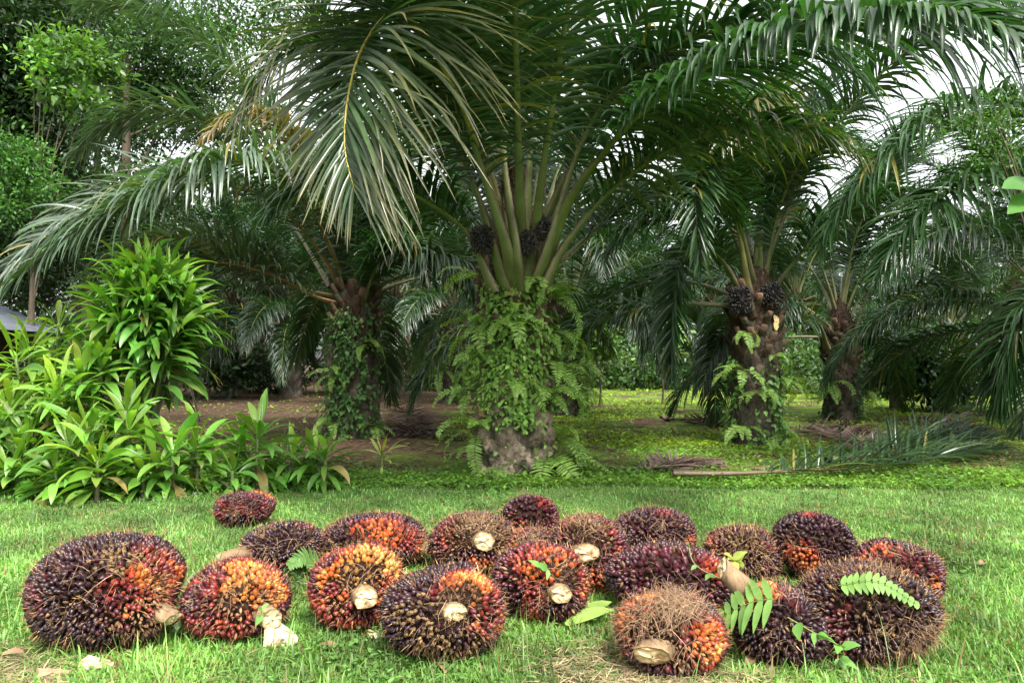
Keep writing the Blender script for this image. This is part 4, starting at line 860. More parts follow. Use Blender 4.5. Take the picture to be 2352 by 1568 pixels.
    pp = pos[fruit]; dn = nrm(nd[fruit] + r.normal(0, .26, (m, 3))); rad = fr * r.uniform(.66, 1.16, m); ln = fr * r.uniform(2.3, 3.0, m); pp = pp - dn * (ln * .62)[:, None]
    world = pp + np.array([x, Y0, z0]); tc = np.array([0, 0, CAM_H]) - world; dist = np.linalg.norm(tc, axis=1)
    see = (dn * tc).sum(1) / dist; score = np.where(see > .15, rad * rad * (.3 + see) / dist ** 2, 0)
    order = np.argsort(-score); show = order[:100]; rest = order[100:]
    for j in show:
        gj = Geo(); put_fruit(gj, UV, UQ, np.zeros((1, 3)), dn[j:j + 1], rad[j:j + 1], ln[j:j + 1], body[j:j + 1], tip[j:j + 1], bse[j:j + 1])
        o = obj('fruit', gj, M_FRUIT, root); o.location = pp[j]
    if len(rest):
        gr = Geo(); put_fruit(gr, UV, UQ, pp[rest], dn[rest], rad[rest], ln[rest], body[rest], tip[rest], bse[rest]); tag(obj('fruit_mass', gr, M_FRUIT, root), kind='stuff')
    # dry streaked seeds, spiny bracts, empty sockets
    gsn = Geo(); dd = ~low & isdry & ~isbald; m = dd.sum()
    if m:
        U2, Q2 = fruit_unit(6, 4); c = TAN * np.exp(r.normal(0, .35, (m, 1))) + ramp(tone[dd] * .9) * .35
        dj = nrm(nd[dd] + r.normal(0, .3, (m, 3))); put_fruit(gsn, U2, Q2, pos[dd] - dj * fr * 1.1, dj, fr * r.uniform(.3, .6, m), fr * r.uniform(1.8, 3.1, m), c, c * .4, c * .8)
    ns = int(n * (spine * 1.7 + .25)); js = r.choice(n, ns); js = js[~low[js]]
    dj = nrm(nd[js] + r.normal(0, .38, (len(js), 3)) + np.array([0, 0, .12])); sc_ = np.array([.17, .095, .045]) * np.exp(r.normal(0, .45, (len(js), 1)))
    blades(gsn, pos[js] - dj * .012, dj, nrm(r.normal(0, 1, dj.shape)), r.uniform(.022, .07, len(js)) * r.uniform(.6, 1.1, len(js)), r.uniform(.0025, .006, len(js)), [1, .9, .55, .05], .1, 3, sc_, sc_ * 1.5, fold=.5, kink=.12, rng=r)
    so = np.where(~low & isbald & (fb > .2))[0]
    for j in so[: 90]:
        if stalk is not None and d[j] @ dirv(*stalk) > cos(.35): continue
        dj = nd[j] + r.normal(0, .2, 3); dj = dj / np.linalg.norm(dj); q = pos[j] - dj * .012; c = TAN * r.uniform(.5, 1.1)
        tube(gsn, np.array([q, q + dj * .014, q + dj * .018, q + dj * .012, q + dj * .002]), np.array([.8, .85, .95, .62, .5]) * fr * .75, sides=8, c=np.array([c, c, c * 1.3, c * .35, c * .1]))  # pale lip, inner wall coloured darker as painted shade inside the hole
    fbm = isbald & ~low; jb = np.where(fbm)[0]; jb = np.repeat(jb, 2); dj = nrm(nd[jb] + r.normal(0, .7, (len(jb), 3)))
    blades(gsn, pos[jb] - dj * .01, dj, nrm(r.normal(0, 1, dj.shape)), r.uniform(.012, .035, len(jb)), .003, [1, .9, .5, .05], .3, 3, np.array([.16, .10, .055]) * np.exp(r.normal(0, .4, (len(jb), 1))), (.22, .15, .08), flat=True, kink=.3, rng=r)
    tag(obj('bracts', gsn, M_SPINE, root), kind='stuff')
    # mats of loose fibre
    fibre = tuple(fibre) + ((r.uniform(-.6, .6), r.uniform(-.3, .7), .5, 26), (r.uniform(-.6, .6), r.uniform(-.5, .5), .4, 18))
    if len(fibre):
        gf = Geo()
        for (qx, qy, size, cnt) in fibre:
            c0 = dirv(qx, qy); q = nrm(c0 + r.normal(0, size * .6, (cnt, 3))); p = q * A * 1.05 + ctr; tdir = nrm(np.cross(q, r.normal(0, 1, (cnt, 3))) + q * .25)
            fc = np.array([.17, .105, .06]) * np.exp(r.normal(0, .35, (cnt, 1)))
            blades(gf, p, tdir, q, r.uniform(.04, .13, cnt), .002, [1, 1, .9, .8, .6, .4, .1], .9, 6, fc, fc * 1.2, flat=True, kink=.55, rng=r)
        tag(obj('fibre', gf, M_SPINE, root), kind='stuff')
    if stalk is not None:
        sd = dirv(*stalk); se = 1 / (np.abs(sd) ** 2.25).sum() ** (1 / 2.25); q = sd * A * .6 + ctr; e = sd * A * .98 * se + ctr + sd * slen
        q[2] = max(q[2], .06); e[2] = max(e[2], srad * .9)
        ax = nrm(e - q); gs = Geo(); sx = nrm(np.cross(ax, Z + .01)); cn = nrm(ax * .55 + np.array(cut) * .85)
        ns_ = 14; path = np.linspace(q - ax * .02, e, 6); rr = np.linspace(srad * 1.35, srad, 6) * (1 + r.normal(0, .05, 6)); squash = r.uniform(.62, .92)
        tube(gs, path, rr, rr * squash, np.tile(sx, (6, 1)), sides=ns_, c=(.13, .08, .045), c2=(.24, .16, .09), cap=False)
        # slanting cut: shear the last ring along the axis
        V = gs.V[0]; last = V[-ns_:]; off = last - e; t = np.clip(-(off @ cn) / max(ax @ cn, .35), -srad * .8, srad * .8); V[-ns_:] = e + off * (1 + r.normal(0, .07, (ns_, 1))) + ax[None] * (t + r.normal(0, .004, ns_))[:, None]
        st = obj('stalk', gs, M_STALK, root)
        ring = V[-ns_:].copy(); cc = ring.mean(0); gc = Geo()
        rings = np.vstack([cc + (ring - cc) * f + cn * (.002 + .004 * (1 - f)) * 1.0 for f in (1.0, .72, .4, .05)])
        ii = np.arange(3)[:, None] * ns_; kx = np.arange(ns_)[None]
        cw = np.array([.60, .47, .27]) * r.uniform(.85, 1.1); cols = np.repeat(np.array([cw * [.45, .38, .3], cw * .95, cw * 1.1, cw * .8]), ns_, 0) * r.uniform(.7, 1.12, (4 * ns_, 1)); rings[ns_:] += r.normal(0, .0035, (3 * ns_, 3)); rings[2 * ns_ + 2: 2 * ns_ + 9] -= cn * .006
        gc.add(rings, np.stack([ii + kx, ii + (kx + 1) % ns_, ii + ns_ + (kx + 1) % ns_, ii + ns_ + kx], 2).reshape(-1, 4), cols); obj('cut_face', gc, M_CUT, st, smooth=False)
    return root, A, ctr, dirv
B = {}
B[1] = bunch("biggest fruit bunch at the left, dark purple with an orange right side", 258, 1222, 1492, 338, 1, .10, ripe=[(.75, .3, .75, .72), (.1, -.1, .45, .42), (.35, -.5, .5, .35)], dry=[(.75, .0, .35, .7), (.5, -.55, .5, .75), (.2, -.5, .4, .4)], bald=[(.1, .62, .38, .75)], stalk=(.68, -.52), cut=(.6, -.3, -.9), spine=.45, srad=.05)
B[2] = bunch("squat orange-red fruit bunch right of the biggest one, stalk cut pale", 551, 1288, 1462, 243, 2, .45, ripe=[(.35, .5, .8, .4), (-.2, .75, .6, .18), (.9, .1, .4, .4)], dry=[(.2, -.1, .7, .6), (.8, .3, .3, .5)], stalk=(.5, -.42), cut=(.4, -.8, .1), spine=.35, srad=.046)
B[3] = bunch("dark purple bunch with a long stalk lying to the left, behind the squat orange one", 652, 1198, 1312, 178, 3, .10, ripe=[(.5, .85, .35, .45)], bald=[(-.4, .8, .4, .5)], stalk=(-.93, -.2), cut=(-.9, -.3, 0), slen=.15, srad=.042, spine=.3)
B[4] = bunch("red-purple round fruit bunch lying alone farthest back on the lawn", 567, 1124, 1216, 134, 4, .32, ripe=[(.6, .8, .5, .4)], spine=.5)
B[5] = bunch("spiky dark bunch with a bright orange-red middle and a brown stalk at its right", 868, 1180, 1308, 238, 5, .12, ripe=[(.1, .5, .62, .6), (.6, .1, .55, .62)], dry=[(.85, .2, .35, .6)], stalk=(.88, -.3), cut=(.9, -.3, .2), spine=.75, srad=.05)
B[6] = bunch("orange fruit bunch with a round pale cut, left of the two-toned bunch", 826, 1260, 1446, 208, 6, .55, ripe=[(.3, .6, .8, .4), (.55, .2, .5, .35)], dry=[(.0, .25, .6, .75), (-.3, -.3, .5, .4)], stalk=(.12, -.18), cut=(.1, -.95, .25), spine=.5, srad=.05)
B[7] = bunch("two-toned bunch in the middle foreground, dark at left and orange at right", 1022, 1292, 1512, 272, 7, .10, ripe=[(.5, .55, .75, .72), (.75, .0, .6, .68), (.25, .5, .5, .6)], dry=[(.25, .4, .5, .6), (.1, -.5, .6, .5), (.5, .1, .4, .3)], bald=[(-.4, -.1, .5, .42), (.0, -.75, .5, .5)], stalk=(.14, .0), cut=(.1, -.95, .15), fibre=[(.65, -.45, .25, 60)], spine=.3, srad=.05)
B[8] = bunch("fibrous dry bunch with an upright oblong cut, behind the middle foreground bunch", 1092, 1178, 1312, 190, 8, .30, ripe=[(.0, -.75, .5, .5), (-.7, .2, .4, .2)], dry=[(.1, .5, .9, .8)], bald=[(.1, .8, .5, .5)], stalk=(.18, .12), cut=(.2, -.95, .1), fibre=[(.1, .7, .35, 120)], spine=.8, srad=.055, slen=.03)
B[9] = bunch("small dark red bunch, highest one at the back of the middle heap", 1218, 1138, 1262, 132, 9, .30, ripe=[(-.5, -.2, .5, .2)], spine=.35)
B[10] = bunch("pinkish red fibrous bunch wedged behind the one with the large white cut", 1212, 1206, 1318, 128, 10, .46, dry=[(0, .3, 1, .45)], fibre=[(.2, .5, .3, 60)], spine=.7)
B[11] = bunch("bunch with a large blotchy cut stalk facing the camera and orange fruit underneath", 1340, 1182, 1352, 188, 11, .26, ripe=[(.1, -.75, .75, .6), (.75, -.1, .5, .3), (-.6, .6, .4, .1)], dry=[(.0, .7, .8, .7)], bald=[(-.1, -.1, .4, .6)], stalk=(.06, .04), cut=(.1, -1, .1), fibre=[(.1, .8, .3, 80)], spine=.5, srad=.066)
B[12] = bunch("red fruit bunch with a clean white cut, right neighbour of the middle foreground bunch", 1252, 1250, 1428, 222, 12, .34, ripe=[(.0, .6, .8, .35), (-.2, .2, .6, .22), (.75, .1, .5, .35)], dry=[(.35, .45, .5, .6), (.75, .0, .3, .4)], stalk=(.28, -.2), cut=(.2, -.95, .2), spine=.35, srad=.05)
B[13] = bunch("dark purple bunch at the back right of the middle heap", 1500, 1164, 1284, 182, 13, .16, ripe=[(.85, -.3, .4, .5), (.2, .85, .3, .3)], spine=.25, nz=.5)
B[14] = bunch("broad wine-red bunch with large glossy fruit and a green creeper across it", 1535, 1240, 1404, 300, 14, .27, ripe=[(.8, .35, .5, .42), (-.1, .8, .4, .12)], dry=[(.9, .2, .3, .4)], spine=.14, nz=.4, fr=.0155, depth=.75)
B[15] = bunch("brown bristly bunch with few fruit showing, left of the stacked pair at the right", 1706, 1206, 1334, 180, 15, .22, ripe=[(.4, .6, .3, .35)], dry=[(0, .3, 1.1, .6)], bald=[(.1, .5, .5, .3)], spine=1.3)
B[16] = bunch("dark purple bunch with a red-orange patch low on its left, tallest at the back right", 1866, 1184, 1336, 178, 16, .13, ripe=[(-.35, -.25, .6, .62), (-.1, .95, .25, .6)], dry=[(-.5, .2, .3, .5)], spine=.3, nz=.5)
B[17] = bunch("red-purple bunch at the right end of the heap", 2048, 1240, 1390, 205, 17, .30, ripe=[(-.4, .7, .5, .2), (.8, -.2, .4, .2)], fibre=[(-.5, .1, .3, 60)], spine=.3)
B[18] = bunch("big dark spiny bunch at the front right with a green fern leaf lying on it", 1990, 1300, 1518, 292, 18, .06, ripe=[(-.1, .8, .4, .15)], dry=[(0, .8, .7, .4)], bald=[(.1, -.1, .4, .3)], fibre=[(.7, -.3, .3, 90), (-.2, .85, .5, 110)], spine=1.2)
B[19] = bunch("dark bunch with orange upper fruit and a long fibrous stalk, partly under a fern leaf", 1790, 1328, 1522, 226, 19, .14, ripe=[(-.45, .7, .6, .75), (.1, .6, .5, .35)], dry=[(-.8, .3, .4, .5)], stalk=(-.72, .66), cut=(-1, -.2, .1), slen=.12, srad=.042, spine=.35)
B[20] = bunch("front bunch with matted brown fibre on top and red-orange fruit at its right", 1528, 1352, 1548, 262, 20, .30, ripe=[(.75, -.1, .6, .5), (-.85, .2, .5, .5), (-.5, .75, .5, .4)], dry=[(-.3, -.1, .7, .7), (.35, -.5, .4, .7)], bald=[(.15, .6, .5, .9)], stalk=(-.2, -.45), cut=(-.1, -.55, -.6), fibre=[(.2, .72, .32, 420), (-.5, .3, .4, 120)], spine=.5, srad=.066)

# leaves and bits lying on and between the bunches
def on_bunch(i, qx, qy, lift=.02):
    root, A, ctr, dv = B[i]; d = dv(qx, qy); return np.array(root.location) + ctr + d * (A + .02) / (np.abs(d) ** 2.25).sum() ** (1 / 2.25) + d * lift
def lying_fern(label, a, b, sag, seed, L=.09, W=.024, col=(.16, .30, .07), m=18):
    r = RNG(seed); g = Geo(); mid = (a + b) / 2 + np.array([0, -.01, sag]); path, _ = catmull([a, mid, b], 20); T = nrm(np.gradient(path, axis=0)); S = nrm(np.cross(T, np.array([0, -.6, .8]))); N = np.cross(S, T)
    tube(g, path, np.linspace(.003, .0012, 20), sides=4, c=(.16, .2, .05))
    for sd in (-1, 1):
        u = np.linspace(1, 19, m); at = lambda A_: np.stack([np.interp(u, np.arange(20), A_[:, k]) for k in range(3)], 1); c = np.array(col) * np.exp(r.normal(0, .12, (m, 1)))
        blades(g, at(path), at(S) * sd + at(T) * .3 + r.normal(0, .06, (m, 3)), at(N), L * np.interp(u, [0, 6, 19], [.8, 1, .35]), W, [.55, 1, .9, .6, .05], .5, 4, c, c * 1.1, fold=.12)
    return tag(obj('fern_leaf', g, M_FERN), label, 'fern leaf')
lying_fern("pale green fern leaf lying on the big dark spiny bunch", on_bunch(18, -.32, .45), on_bunch(18, .55, .28), .05, 1, L=.062, W=.024, m=13)
lying_fern("drooping fern leaf with long lobes in front of the orange-topped bunch", on_bunch(19, -.1, .42, .015), on_bunch(19, -.9, .0, .03), .02, 2, L=.15, W=.034, m=7)
lying_fern("fern leaf on the grass between the orange bunch and the dark long-stalked one", G(735, 1322) + [0, 0, .04], G(665, 1335) + [0, 0, .07], .05, 3, L=.10, W=.02, m=14, col=(.10, .2, .05))
def sprig(label, pts, n, size, seed, col=(.13, .27, .06), W=.55, name='leafy_sprig'):
    r = RNG(seed); root = thing(name, label, 'sprig', pts[0]); gs, gl = Geo(), Geo(); o = np.array(pts[0]); path, _ = catmull(np.array(pts) - o, 20)
    tube(gs, path, .0025, sides=5, c=(.14, .2, .05)); k = r.integers(1, 20, n); p = path[k]; d = nrm(r.normal(0, 1, (n, 3)) + [0, -.7, .2]); c = np.array(col) * np.exp(r.normal(0, .2, (n, 1))); L = size * r.uniform(.6, 1.2, n)
    blades(gl, p, d, nrm(Z + [0, -.6, 0] + r.normal(0, .4, (n, 3))), L, L * W, [.25, .9, 1, .75, .4, .03], .6, 5, c, c * 1.1, fold=.2); obj('stem', gs, M_STEM, root); obj('leaves', gl, M_FERN, root)
sprig("wilted pale green leaves between the biggest bunch and the squat orange one", [G(408, 1462) + [0, 0, .05], G(435, 1425) + [0, 0, .14], G(470, 1420) + [0, 0, .17]], 13, .11, 4, col=(.17, .26, .12))
sprig("green creeper lying over the broad wine-red bunch", [on_bunch(14, .25, .8), on_bunch(14, .35, .35), on_bunch(14, .7, .05), on_bunch(14, .97, -.1)], 9, .06, 5)
sprig("yellow-green leaves at the right end of the broad wine-red bunch", [on_bunch(14, .7, .6), on_bunch(14, .95, .25)], 8, .07, 6, col=(.28, .33, .07))
sprig("trailing creeper leaves hanging in front of the orange-topped bunch", [on_bunch(19, .1, .1, .05), on_bunch(19, .45, -.1, .05), on_bunch(19, .8, -.3, .05), on_bunch(19, .9, -.6, .03)], 13, .075, 7)
sprig("small green leaf scrap on the squat orange bunch", [on_bunch(2, .3, -.1), on_bunch(2, .33, -.3)], 3, .05, 8)
sprig("small green leaf scrap on the bunch with the clean white cut", [on_bunch(12, -.15, .35), on_bunch(12, .05, .3)], 3, .06, 9)
def chip(label, px, py, L, W, H, seed, col=(.62, .52, .36), rz=0.0, name='stalk_chip'):
    q = G(px, py); r = RNG(seed); g = Geo()
    V = np.array([[-.5, -.5, 0], [.5, -.4, 0], [.45, .5, 0], [-.5, .45, 0], [-.42, -.35, .9], [.5, -.3, .25], [.4, .35, .3], [-.4, .3, 1]]) * [L, W, H]; V += r.normal(0, .06, V.shape) * [L, W, H]
    c, s_ = cos(rz), sin(rz); V = V @ np.array([[c, s_, 0], [-s_, c, 0], [0, 0, 1]]) + q + [0, 0, .008]
    g.add(V, [[0, 1, 5, 4], [1, 2, 6, 5], [2, 3, 7, 6], [3, 0, 4, 7], [4, 5, 6, 7], [3, 2, 1, 0]], np.array(col) * r.uniform(.7, 1.1, (8, 1))); tag(obj(name, g, M_CUT, smooth=False), label, 'wood chip')
chip("white wedge-shaped stalk chip on the grass before the squat orange bunch", 648, 1475, .14, .10, .10, 1)
chip("flat cream chip on the dry grass below the biggest bunch", 226, 1535, .13, .07, .035, 2)
chip("curled pale chip on the grass before the left-hand orange bunch", 862, 1466, .09, .04, .03, 3, rz=.2)
chip("small brown chip at the lower left corner of the lawn", 120, 1556, .11, .05, .03, 4, col=(.35, .24, .15), rz=.6)
g = Geo(); a = G(1300, 1452) + [0, 0, .03]; b = G(1400, 1428) + [0, 0, .09]
blades(g, [a, a + [.05, .05, 0]], [b - a, b - a + [0, .1, .02]], [[0, -.5, 1]] * 2, np.linalg.norm(b - a) * 1.1, .075, [.3, .8, 1, .9, .6, .1], .4, 5, (.26, .38, .09), (.28, .40, .10), fold=.25); tag(obj('leaf_blade', g, M_CORD), "broad yellow-green leaf blade on the grass left of the front fibre-topped bunch", 'leaf')
for i, (px, py, lb) in enumerate([(1735, 1525, "below the orange-topped bunch"), (1600, 1556, "below the front fibre-topped bunch"), (375, 1235, "on the lawn behind the biggest bunch"), (2250, 1310, "on the lawn right of the heap"), (735, 1490, "between the orange bunch and the white chip"), (1010, 1540, "below the two-toned bunch"), (55, 1520, "left of the biggest bunch")]):
    g = Geo(); r = RNG(i); a = r.uniform(0, 6.3); q = G(px, py) + [0, 0, .03]
    blades(g, [q], [[cos(a), sin(a), .2]], [[.2, -.2, 1]], .09, .045, [.2, .9, 1, .7, .05], 1.2, 4, (.22, .13, .08), (.26, .16, .09), fold=.3); tag(obj('dry_leaf', g, M_DRY), "curled brown dead leaf " + lb, 'dead leaf', "dead leaves on the lawn")

# ------------------------------------------------------------------ fallen and cut fronds
def fallen(label, pts, seed, dry, **kw):
    k = dict(pairs=90, Lmax=.6, W=.034, droop=.5, segs=4, pet=.18, base_w=.06, ground=True, lift=.2); k.update(kw)
    o = np.array(pts[0], float); root = thing('fallen_frond', label, 'fallen frond', (o[0], o[1], 0))
    gl, gs = frond(np.array(pts, float), seed, **k)
    for g_ in (gl, gs):
        for v in g_.V: v -= [o[0], o[1], 0]
    ob = obj('leaflets', gl, M_DRY if dry else M_FROND, root); obj('stalk', gs, M_STEM, root)
def GG(*a, z=.04): return [G(*q) + [0, 0, z] for q in a]
DRYC = np.array([.17, .12, .10])
fallen("green cut frond along the lawn edge at the right, its orange-brown stalk pointing left", GG((1545, 1108), (1680, 1108), (1850, 1100), (2020, 1088), (2180, 1068), (2310, 1046), z=.1), 1, False, lift=.7, Lmax=.75, droop=.9, rach=(.11, .07, .035), base_w=.06, col=GREEN * .85, W=.042)
fallen("second green cut frond on top of the first at the far right", GG((1900, 1085), (2030, 1070), (2160, 1050), (2290, 1030), z=.16), 2, False, lift=.8, Lmax=.7, droop=.8, col=GREEN * .75, W=.042)
fallen("brown dry frond lying from the right-hand palm's foot towards the lawn", [*GG((1800, 1000), (1890, 1003), (1960, 1022), (2020, 1045), (2080, 1075), z=.07)][::-1], 3, True, col=DRYC, tipc=(.2, .15, .12), Lmax=.7, rach=(.10, .06, .04))
fallen("grey-brown dry frond right of the right-hand palm's foot", GG((1790, 985), (1850, 990), (1930, 992), (2010, 1005)), 4, True, col=DRYC * .8, rach=(.1, .07, .05))
fallen("dry frond with a thick cut stalk lying left of the right-hand palm", GG((1520, 968), (1580, 966), (1640, 975), (1690, 985), z=.05), 5, True, col=DRYC * .7, rach=(.16, .11, .07), base_w=.09)
fallen("grey dry frond lying on the far right ground behind the cut frond", GG((2020, 965), (2090, 972), (2170, 978), (2260, 990)), 6, True, col=DRYC, rach=(.12, .09, .06))
fallen("pale silvery frond lying beyond the dark round bush", GG((2130, 940), (2180, 945), (2250, 950), (2300, 955)), 7, False, col=np.array([.11, .14, .09]), rach=(.3, .2, .06), lift=.5)
fallen("heap of dry frond on the bare soil between the left and central palms", GG((885, 935), (920, 950), (960, 975), (985, 1000), z=.12), 8, True, col=DRYC * .7, Lmax=.7, rach=(.09, .06, .04))
fallen("brown frond lying on the soil close behind the central palm's left side", GG((880, 985), (940, 1000), (1020, 1010), (1060, 1015)), 9, True, col=DRYC * .6, rach=(.1, .06, .04))
fallen("dry grass-like frond on the lawn edge right of the central palm's foot", GG((1400, 1085), (1480, 1088), (1560, 1078), (1640, 1070)), 10, True, col=DRYC, Lmax=.45)
fallen("pale dry frond in the gap left of the central palm, far back", GG((960, 893), (985, 890), (1015, 893)), 11, True, col=DRYC * 1.5, pairs=50)
# black and white crumpled sack
q = G(2156, 938); r = RNG(5); g = Geo(); nu, nv = 14, 9; th = np.linspace(0, 2 * pi, nu, endpoint=False); zz = np.linspace(0, .42, nv)
Rr = np.interp(zz, [0, .1, .3, .42], [.17, .2, .16, .06])[:, None] * (1 + r.normal(0, .14, (nv, nu))); V = np.stack([Rr * np.cos(th), Rr * np.sin(th), zz[:, None] + r.normal(0, .015, (nv, nu))], 2).reshape(-1, 3)
i = np.arange(nv - 1)[:, None] * nu; k = np.arange(nu)[None]; blot = (np.sin(V[:, 0] * 31 + V[:, 2] * 17) + np.sin(V[:, 1] * 23 - V[:, 2] * 29) > .55)[:, None]
g.add(V, np.stack([i + k, i + (k + 1) % nu, i + nu + (k + 1) % nu, i + nu + k], 2).reshape(-1, 4), np.where(blot, (.02, .02, .03), (.68, .68, .72))); o = obj('sack', g, M_BAG); o.location = q; tag(o, "crumpled black and white plastic sack on the ground under the dark round bush", 'sack')

# ------------------------------------------------------------------ grass and ground cover
r = RNG(123)
def scatter(n, y0_, y1_, dens=None):
    y = 1 / r.uniform(1 / y1_, 1 / y0_, n); x = r.uniform(-1, 1, n) * (y * .66 + .5); return x, y
def worn(x, y): return np.sin(x * 2.3) + np.sin(x * 5.1 + y * 4) * .6 + (3.05 - y) * 2.2
g = Geo()
def tuft(nt, per, ya, yb, L, W, spread, col, col1, segs, droop, flat=True, lean=.7, pw=1.0):
    y = np.sqrt(r.uniform(ya * ya, yb * yb, nt)) if pw == 1 else scatter(nt, ya, yb)[1]; x = r.uniform(-1, 1, nt) * (y * .66 + .4); kp = ~((worn(x, y) > .5) & (y < 3.3) & (r.random(nt) < .75)); x, y = x[kp], y[kp]; nt = len(x)
    i = np.repeat(np.arange(nt), per); n = nt * per; px = x[i] + r.normal(0, spread, n); py = y[i] + r.normal(0, spread, n)
    a = r.uniform(0, 2 * pi, n); tl = r.uniform(.1, lean, n); d = np.stack([np.cos(a) * tl, np.sin(a) * tl, np.ones(n)], 1)
    pat = .72 + .28 * np.sin(px * 2.1 + 1 + np.sin(py * 2.2)) * np.sin(py * 1.7) + .22 * np.sin(px * 5.3 - py * 3.1) + .14 * np.sin(px * 11 + py * 7) + .2; size = np.exp(r.normal(0, .3, nt))[i]
    c = np.array(col) * (pat * np.exp(r.normal(0, .22, n)))[:, None] * r.uniform(.88, 1.12, (n, 3)); dry = r.random(n) < .05 + .12 * (np.sin(px * 3.1 + 2 * np.sin(py * 1.9)) > .75); c[dry] = np.array([.22, .17, .08]) * r.uniform(.6, 1.2, (dry.sum(), 1))
    blades(g, np.stack([px, py, GZ(px, py) - .004], 1), d, nrm(np.stack([-np.sin(a), np.cos(a), .3 * np.ones(n)], 1) + 0 * d) * 0 + nrm(np.cross(d, np.stack([-np.sin(a), np.cos(a), 0 * a], 1))), L * size * r.uniform(.5, 1.3, n), W * r.uniform(.7, 1.3, n), resamp([.8, 1, .75, .05], segs), droop * r.uniform(.4, 1.6, n), segs, c, c * np.array(col1), flat=flat)
GC = (.125, .255, .058)
tuft(19000, 9, 2.6, 5.0, .036, .0062, .035, GC, (1.2, 1.12, 1), 3, 1.3, pw=2, lean=1.5)
tuft(17000, 8, 4.6, 9.2, .036, .0085, .045, (.135, .262, .07), (1.2, 1.12, 1), 2, 1.0, pw=2, lean=1.7)
tuft(1300, 7, 2.6, 4.6, .075, .0085, .03, (.12, .235, .055), (1.25, 1.15, 1), 5, 1.9, pw=2, lean=1.5)
tuft(220, 4, 2.7, 5.5, .15, .004, .02, (.16, .27, .07), (1.3, 1.1, 1.2), 5, .9, pw=2, lean=.8)
n = 9000; yb = 1 / r.uniform(1 / 8.0, 1 / 2.65, n); xb = r.uniform(-1, 1, n) * (yb * .66 + .3); kb = np.sin(xb * 3.3 + yb) + np.sin(yb * 4.1 - xb * 1.7) + r.normal(0, .5, n) > .5; xb, yb = xb[kb], yb[kb]; n = len(xb); a = r.uniform(0, 6.3, n); Lb = r.uniform(.018, .042, n); cb = np.array([.10, .21, .05]) * np.exp(r.normal(0, .25, (n, 1)))
blades(g, np.stack([xb, yb, GZ(xb, yb) + r.uniform(.015, .045, n)], 1), np.stack([np.cos(a), np.sin(a), r.uniform(0, .6, n)], 1), np.tile(Z, (n, 1)), Lb, Lb * .55, [.3, 1, .8, .05], .8, 3, cb, cb * 1.1, fold=.15)
tag(obj('grass', g, M_GRASS), "short bright green lawn grass in front of the plantation", 'grass', kind='stuff')
g = Geo(); n = 16000      # straw and trimmings on the worn strip nearest the camera
y = r.uniform(2.6, 3.4, n); x = r.uniform(-1, 1, n) * (y * .66 + .3); keep = worn(x, y) + r.normal(0, .5, n) > .35; x, y = x[keep], y[keep]; n = len(x); a = r.uniform(0, 6.3, n)
c = np.array([.30, .23, .13]) * np.exp(r.normal(0, .35, (n, 1)))
blades(g, np.stack([x, y, GZ(x, y) + r.uniform(.004, .03, n)], 1), np.stack([np.cos(a), np.sin(a), r.uniform(-.1, .2, n)], 1), np.tile(Z, (n, 1)), r.uniform(.03, .11, n), r.uniform(.002, .005, n), [.7, 1, .8, .2], .25, 3, c, c * 1.1, flat=True)
tag(obj('straw_litter', g, M_DRY), "dry straw and trimmings on the worn grass nearest the camera", 'litter', kind='stuff')
g = Geo()                # creeping ground cover of small round leaves under the palms
n = 90000; y = 1 / r.uniform(1 / 36, 1 / 7.6, n); x = r.uniform(-1, 1, n) * (y * .67 + .6)
pat = np.sin(x * .9 + 1.3 * np.sin(y * .5)) + np.sin(y * 1.1 + x * .35) + .8 * np.sin(x * 2.2 - y * .9) + r.normal(0, .6, n)
keep = (pat > -.15) & ((x > -.9 + .8 * np.sin(y * .8)) | (r.random(n) < .10)); keep |= y < 8.6; x, y = x[keep], y[keep]; n = len(x); a = r.uniform(0, 6.3, n); el = r.uniform(.1, .9, n); L = r.uniform(.025, .06, n) * np.interp(y, [7, 36], [1, 3.2])
c = np.array([.12, .24, .03]) * np.exp(r.normal(0, .25, (n, 1))) * np.where(y[:, None] > 11, [1.5, 1.2, .6], [1, 1, 1])  # leaves farther back brightened to yellow-lime, sunlight put into their colour
blades(g, np.stack([x, y, GZ(x, y) + r.uniform(.01, .05, n)], 1), np.stack([np.cos(a), np.sin(a), el], 1), np.tile(Z, (n, 1)), L, L * .6, [.3, 1, .8, .05], .9, 3, c, c * 1.1, fold=.15)
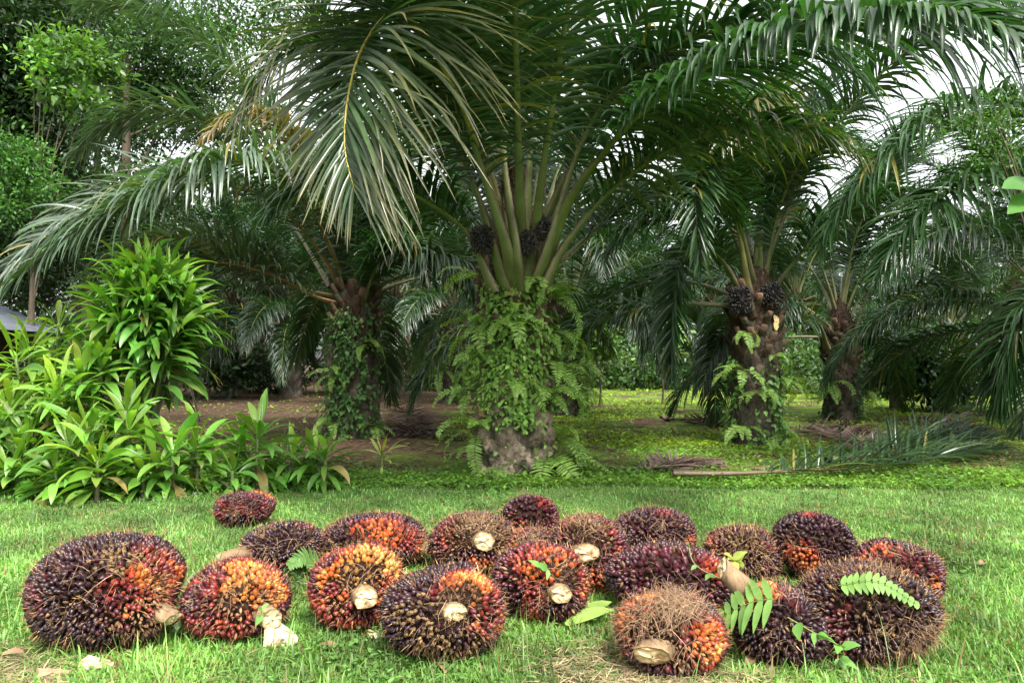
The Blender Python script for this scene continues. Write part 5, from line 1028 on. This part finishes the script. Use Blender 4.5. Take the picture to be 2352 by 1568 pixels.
tag(obj('ground_cover', g, M_GRASS), "creeping small-leaved ground cover on the plantation floor", 'ground cover', kind='stuff')
g = Geo(); n = 15000     # weeds thickening along the edge of the lawn and the feet of the bushes
x = r.uniform(-6.2, 6.2, n); y = r.normal(8.2, .75, n) + .25 * np.sin(x * 1.3); kw = np.sin(x * 2.7 + 1.2 * y) + np.sin(x * 6.1 - y * 3) * .7 + np.where(x < -1.2, 1.2, -.4) + np.where(np.abs(x - .05) < .7, .8, 0) + r.normal(0, .4, n) > .5
x, y = x[kw], y[kw]; n = len(x); a = r.uniform(0, 6.3, n); L = r.uniform(.025, .065, n)
c = np.array([.07, .17, .03]) * np.exp(r.normal(0, .25, (n, 1)))
blades(g, np.stack([x, y, GZ(x, y) + r.uniform(.005, .09, n) * np.clip(np.exp(r.normal(0, .5, n)), 0, 1.8)], 1), np.stack([np.cos(a), np.sin(a), r.uniform(-.2, .8, n)], 1), np.tile(Z, (n, 1)), L, L * .6, [.3, 1, .8, .05], .8, 3, c, c * 1.1, fold=.15)
tag(obj('weeds', g, M_GRASS), "low leafy weeds along the edge of the lawn", 'weeds', kind='stuff')
g = Geo(); n = 9000      # brown leaf litter under the palms
y = 1 / r.uniform(1 / 34, 1 / 8.6, n); x = r.uniform(-1, 1, n) * (y * .67 + .6); a = r.uniform(0, 6.3, n); L = r.uniform(.06, .2, n) * np.interp(y, [8, 34], [.8, 1.8])
c = np.array([.14, .09, .055]) * np.exp(r.normal(0, .4, (n, 1)))
blades(g, np.stack([x, y, GZ(x, y) + r.uniform(.01, .05, n)], 1), np.stack([np.cos(a), np.sin(a), r.uniform(-.05, .2, n)], 1), np.tile(Z, (n, 1)), L, L * r.uniform(.08, .4, n), [.3, 1, .8, .05], .5, 3, c, c * 1.1, flat=True)
tag(obj('leaf_litter', g, M_DRY), "brown leaf litter on the bare soil under the palms", 'litter', kind='stuff')
print("SCENE objects", len(bpy.data.objects), "faces", sum(len(m.polygons) for m in bpy.data.meshes))
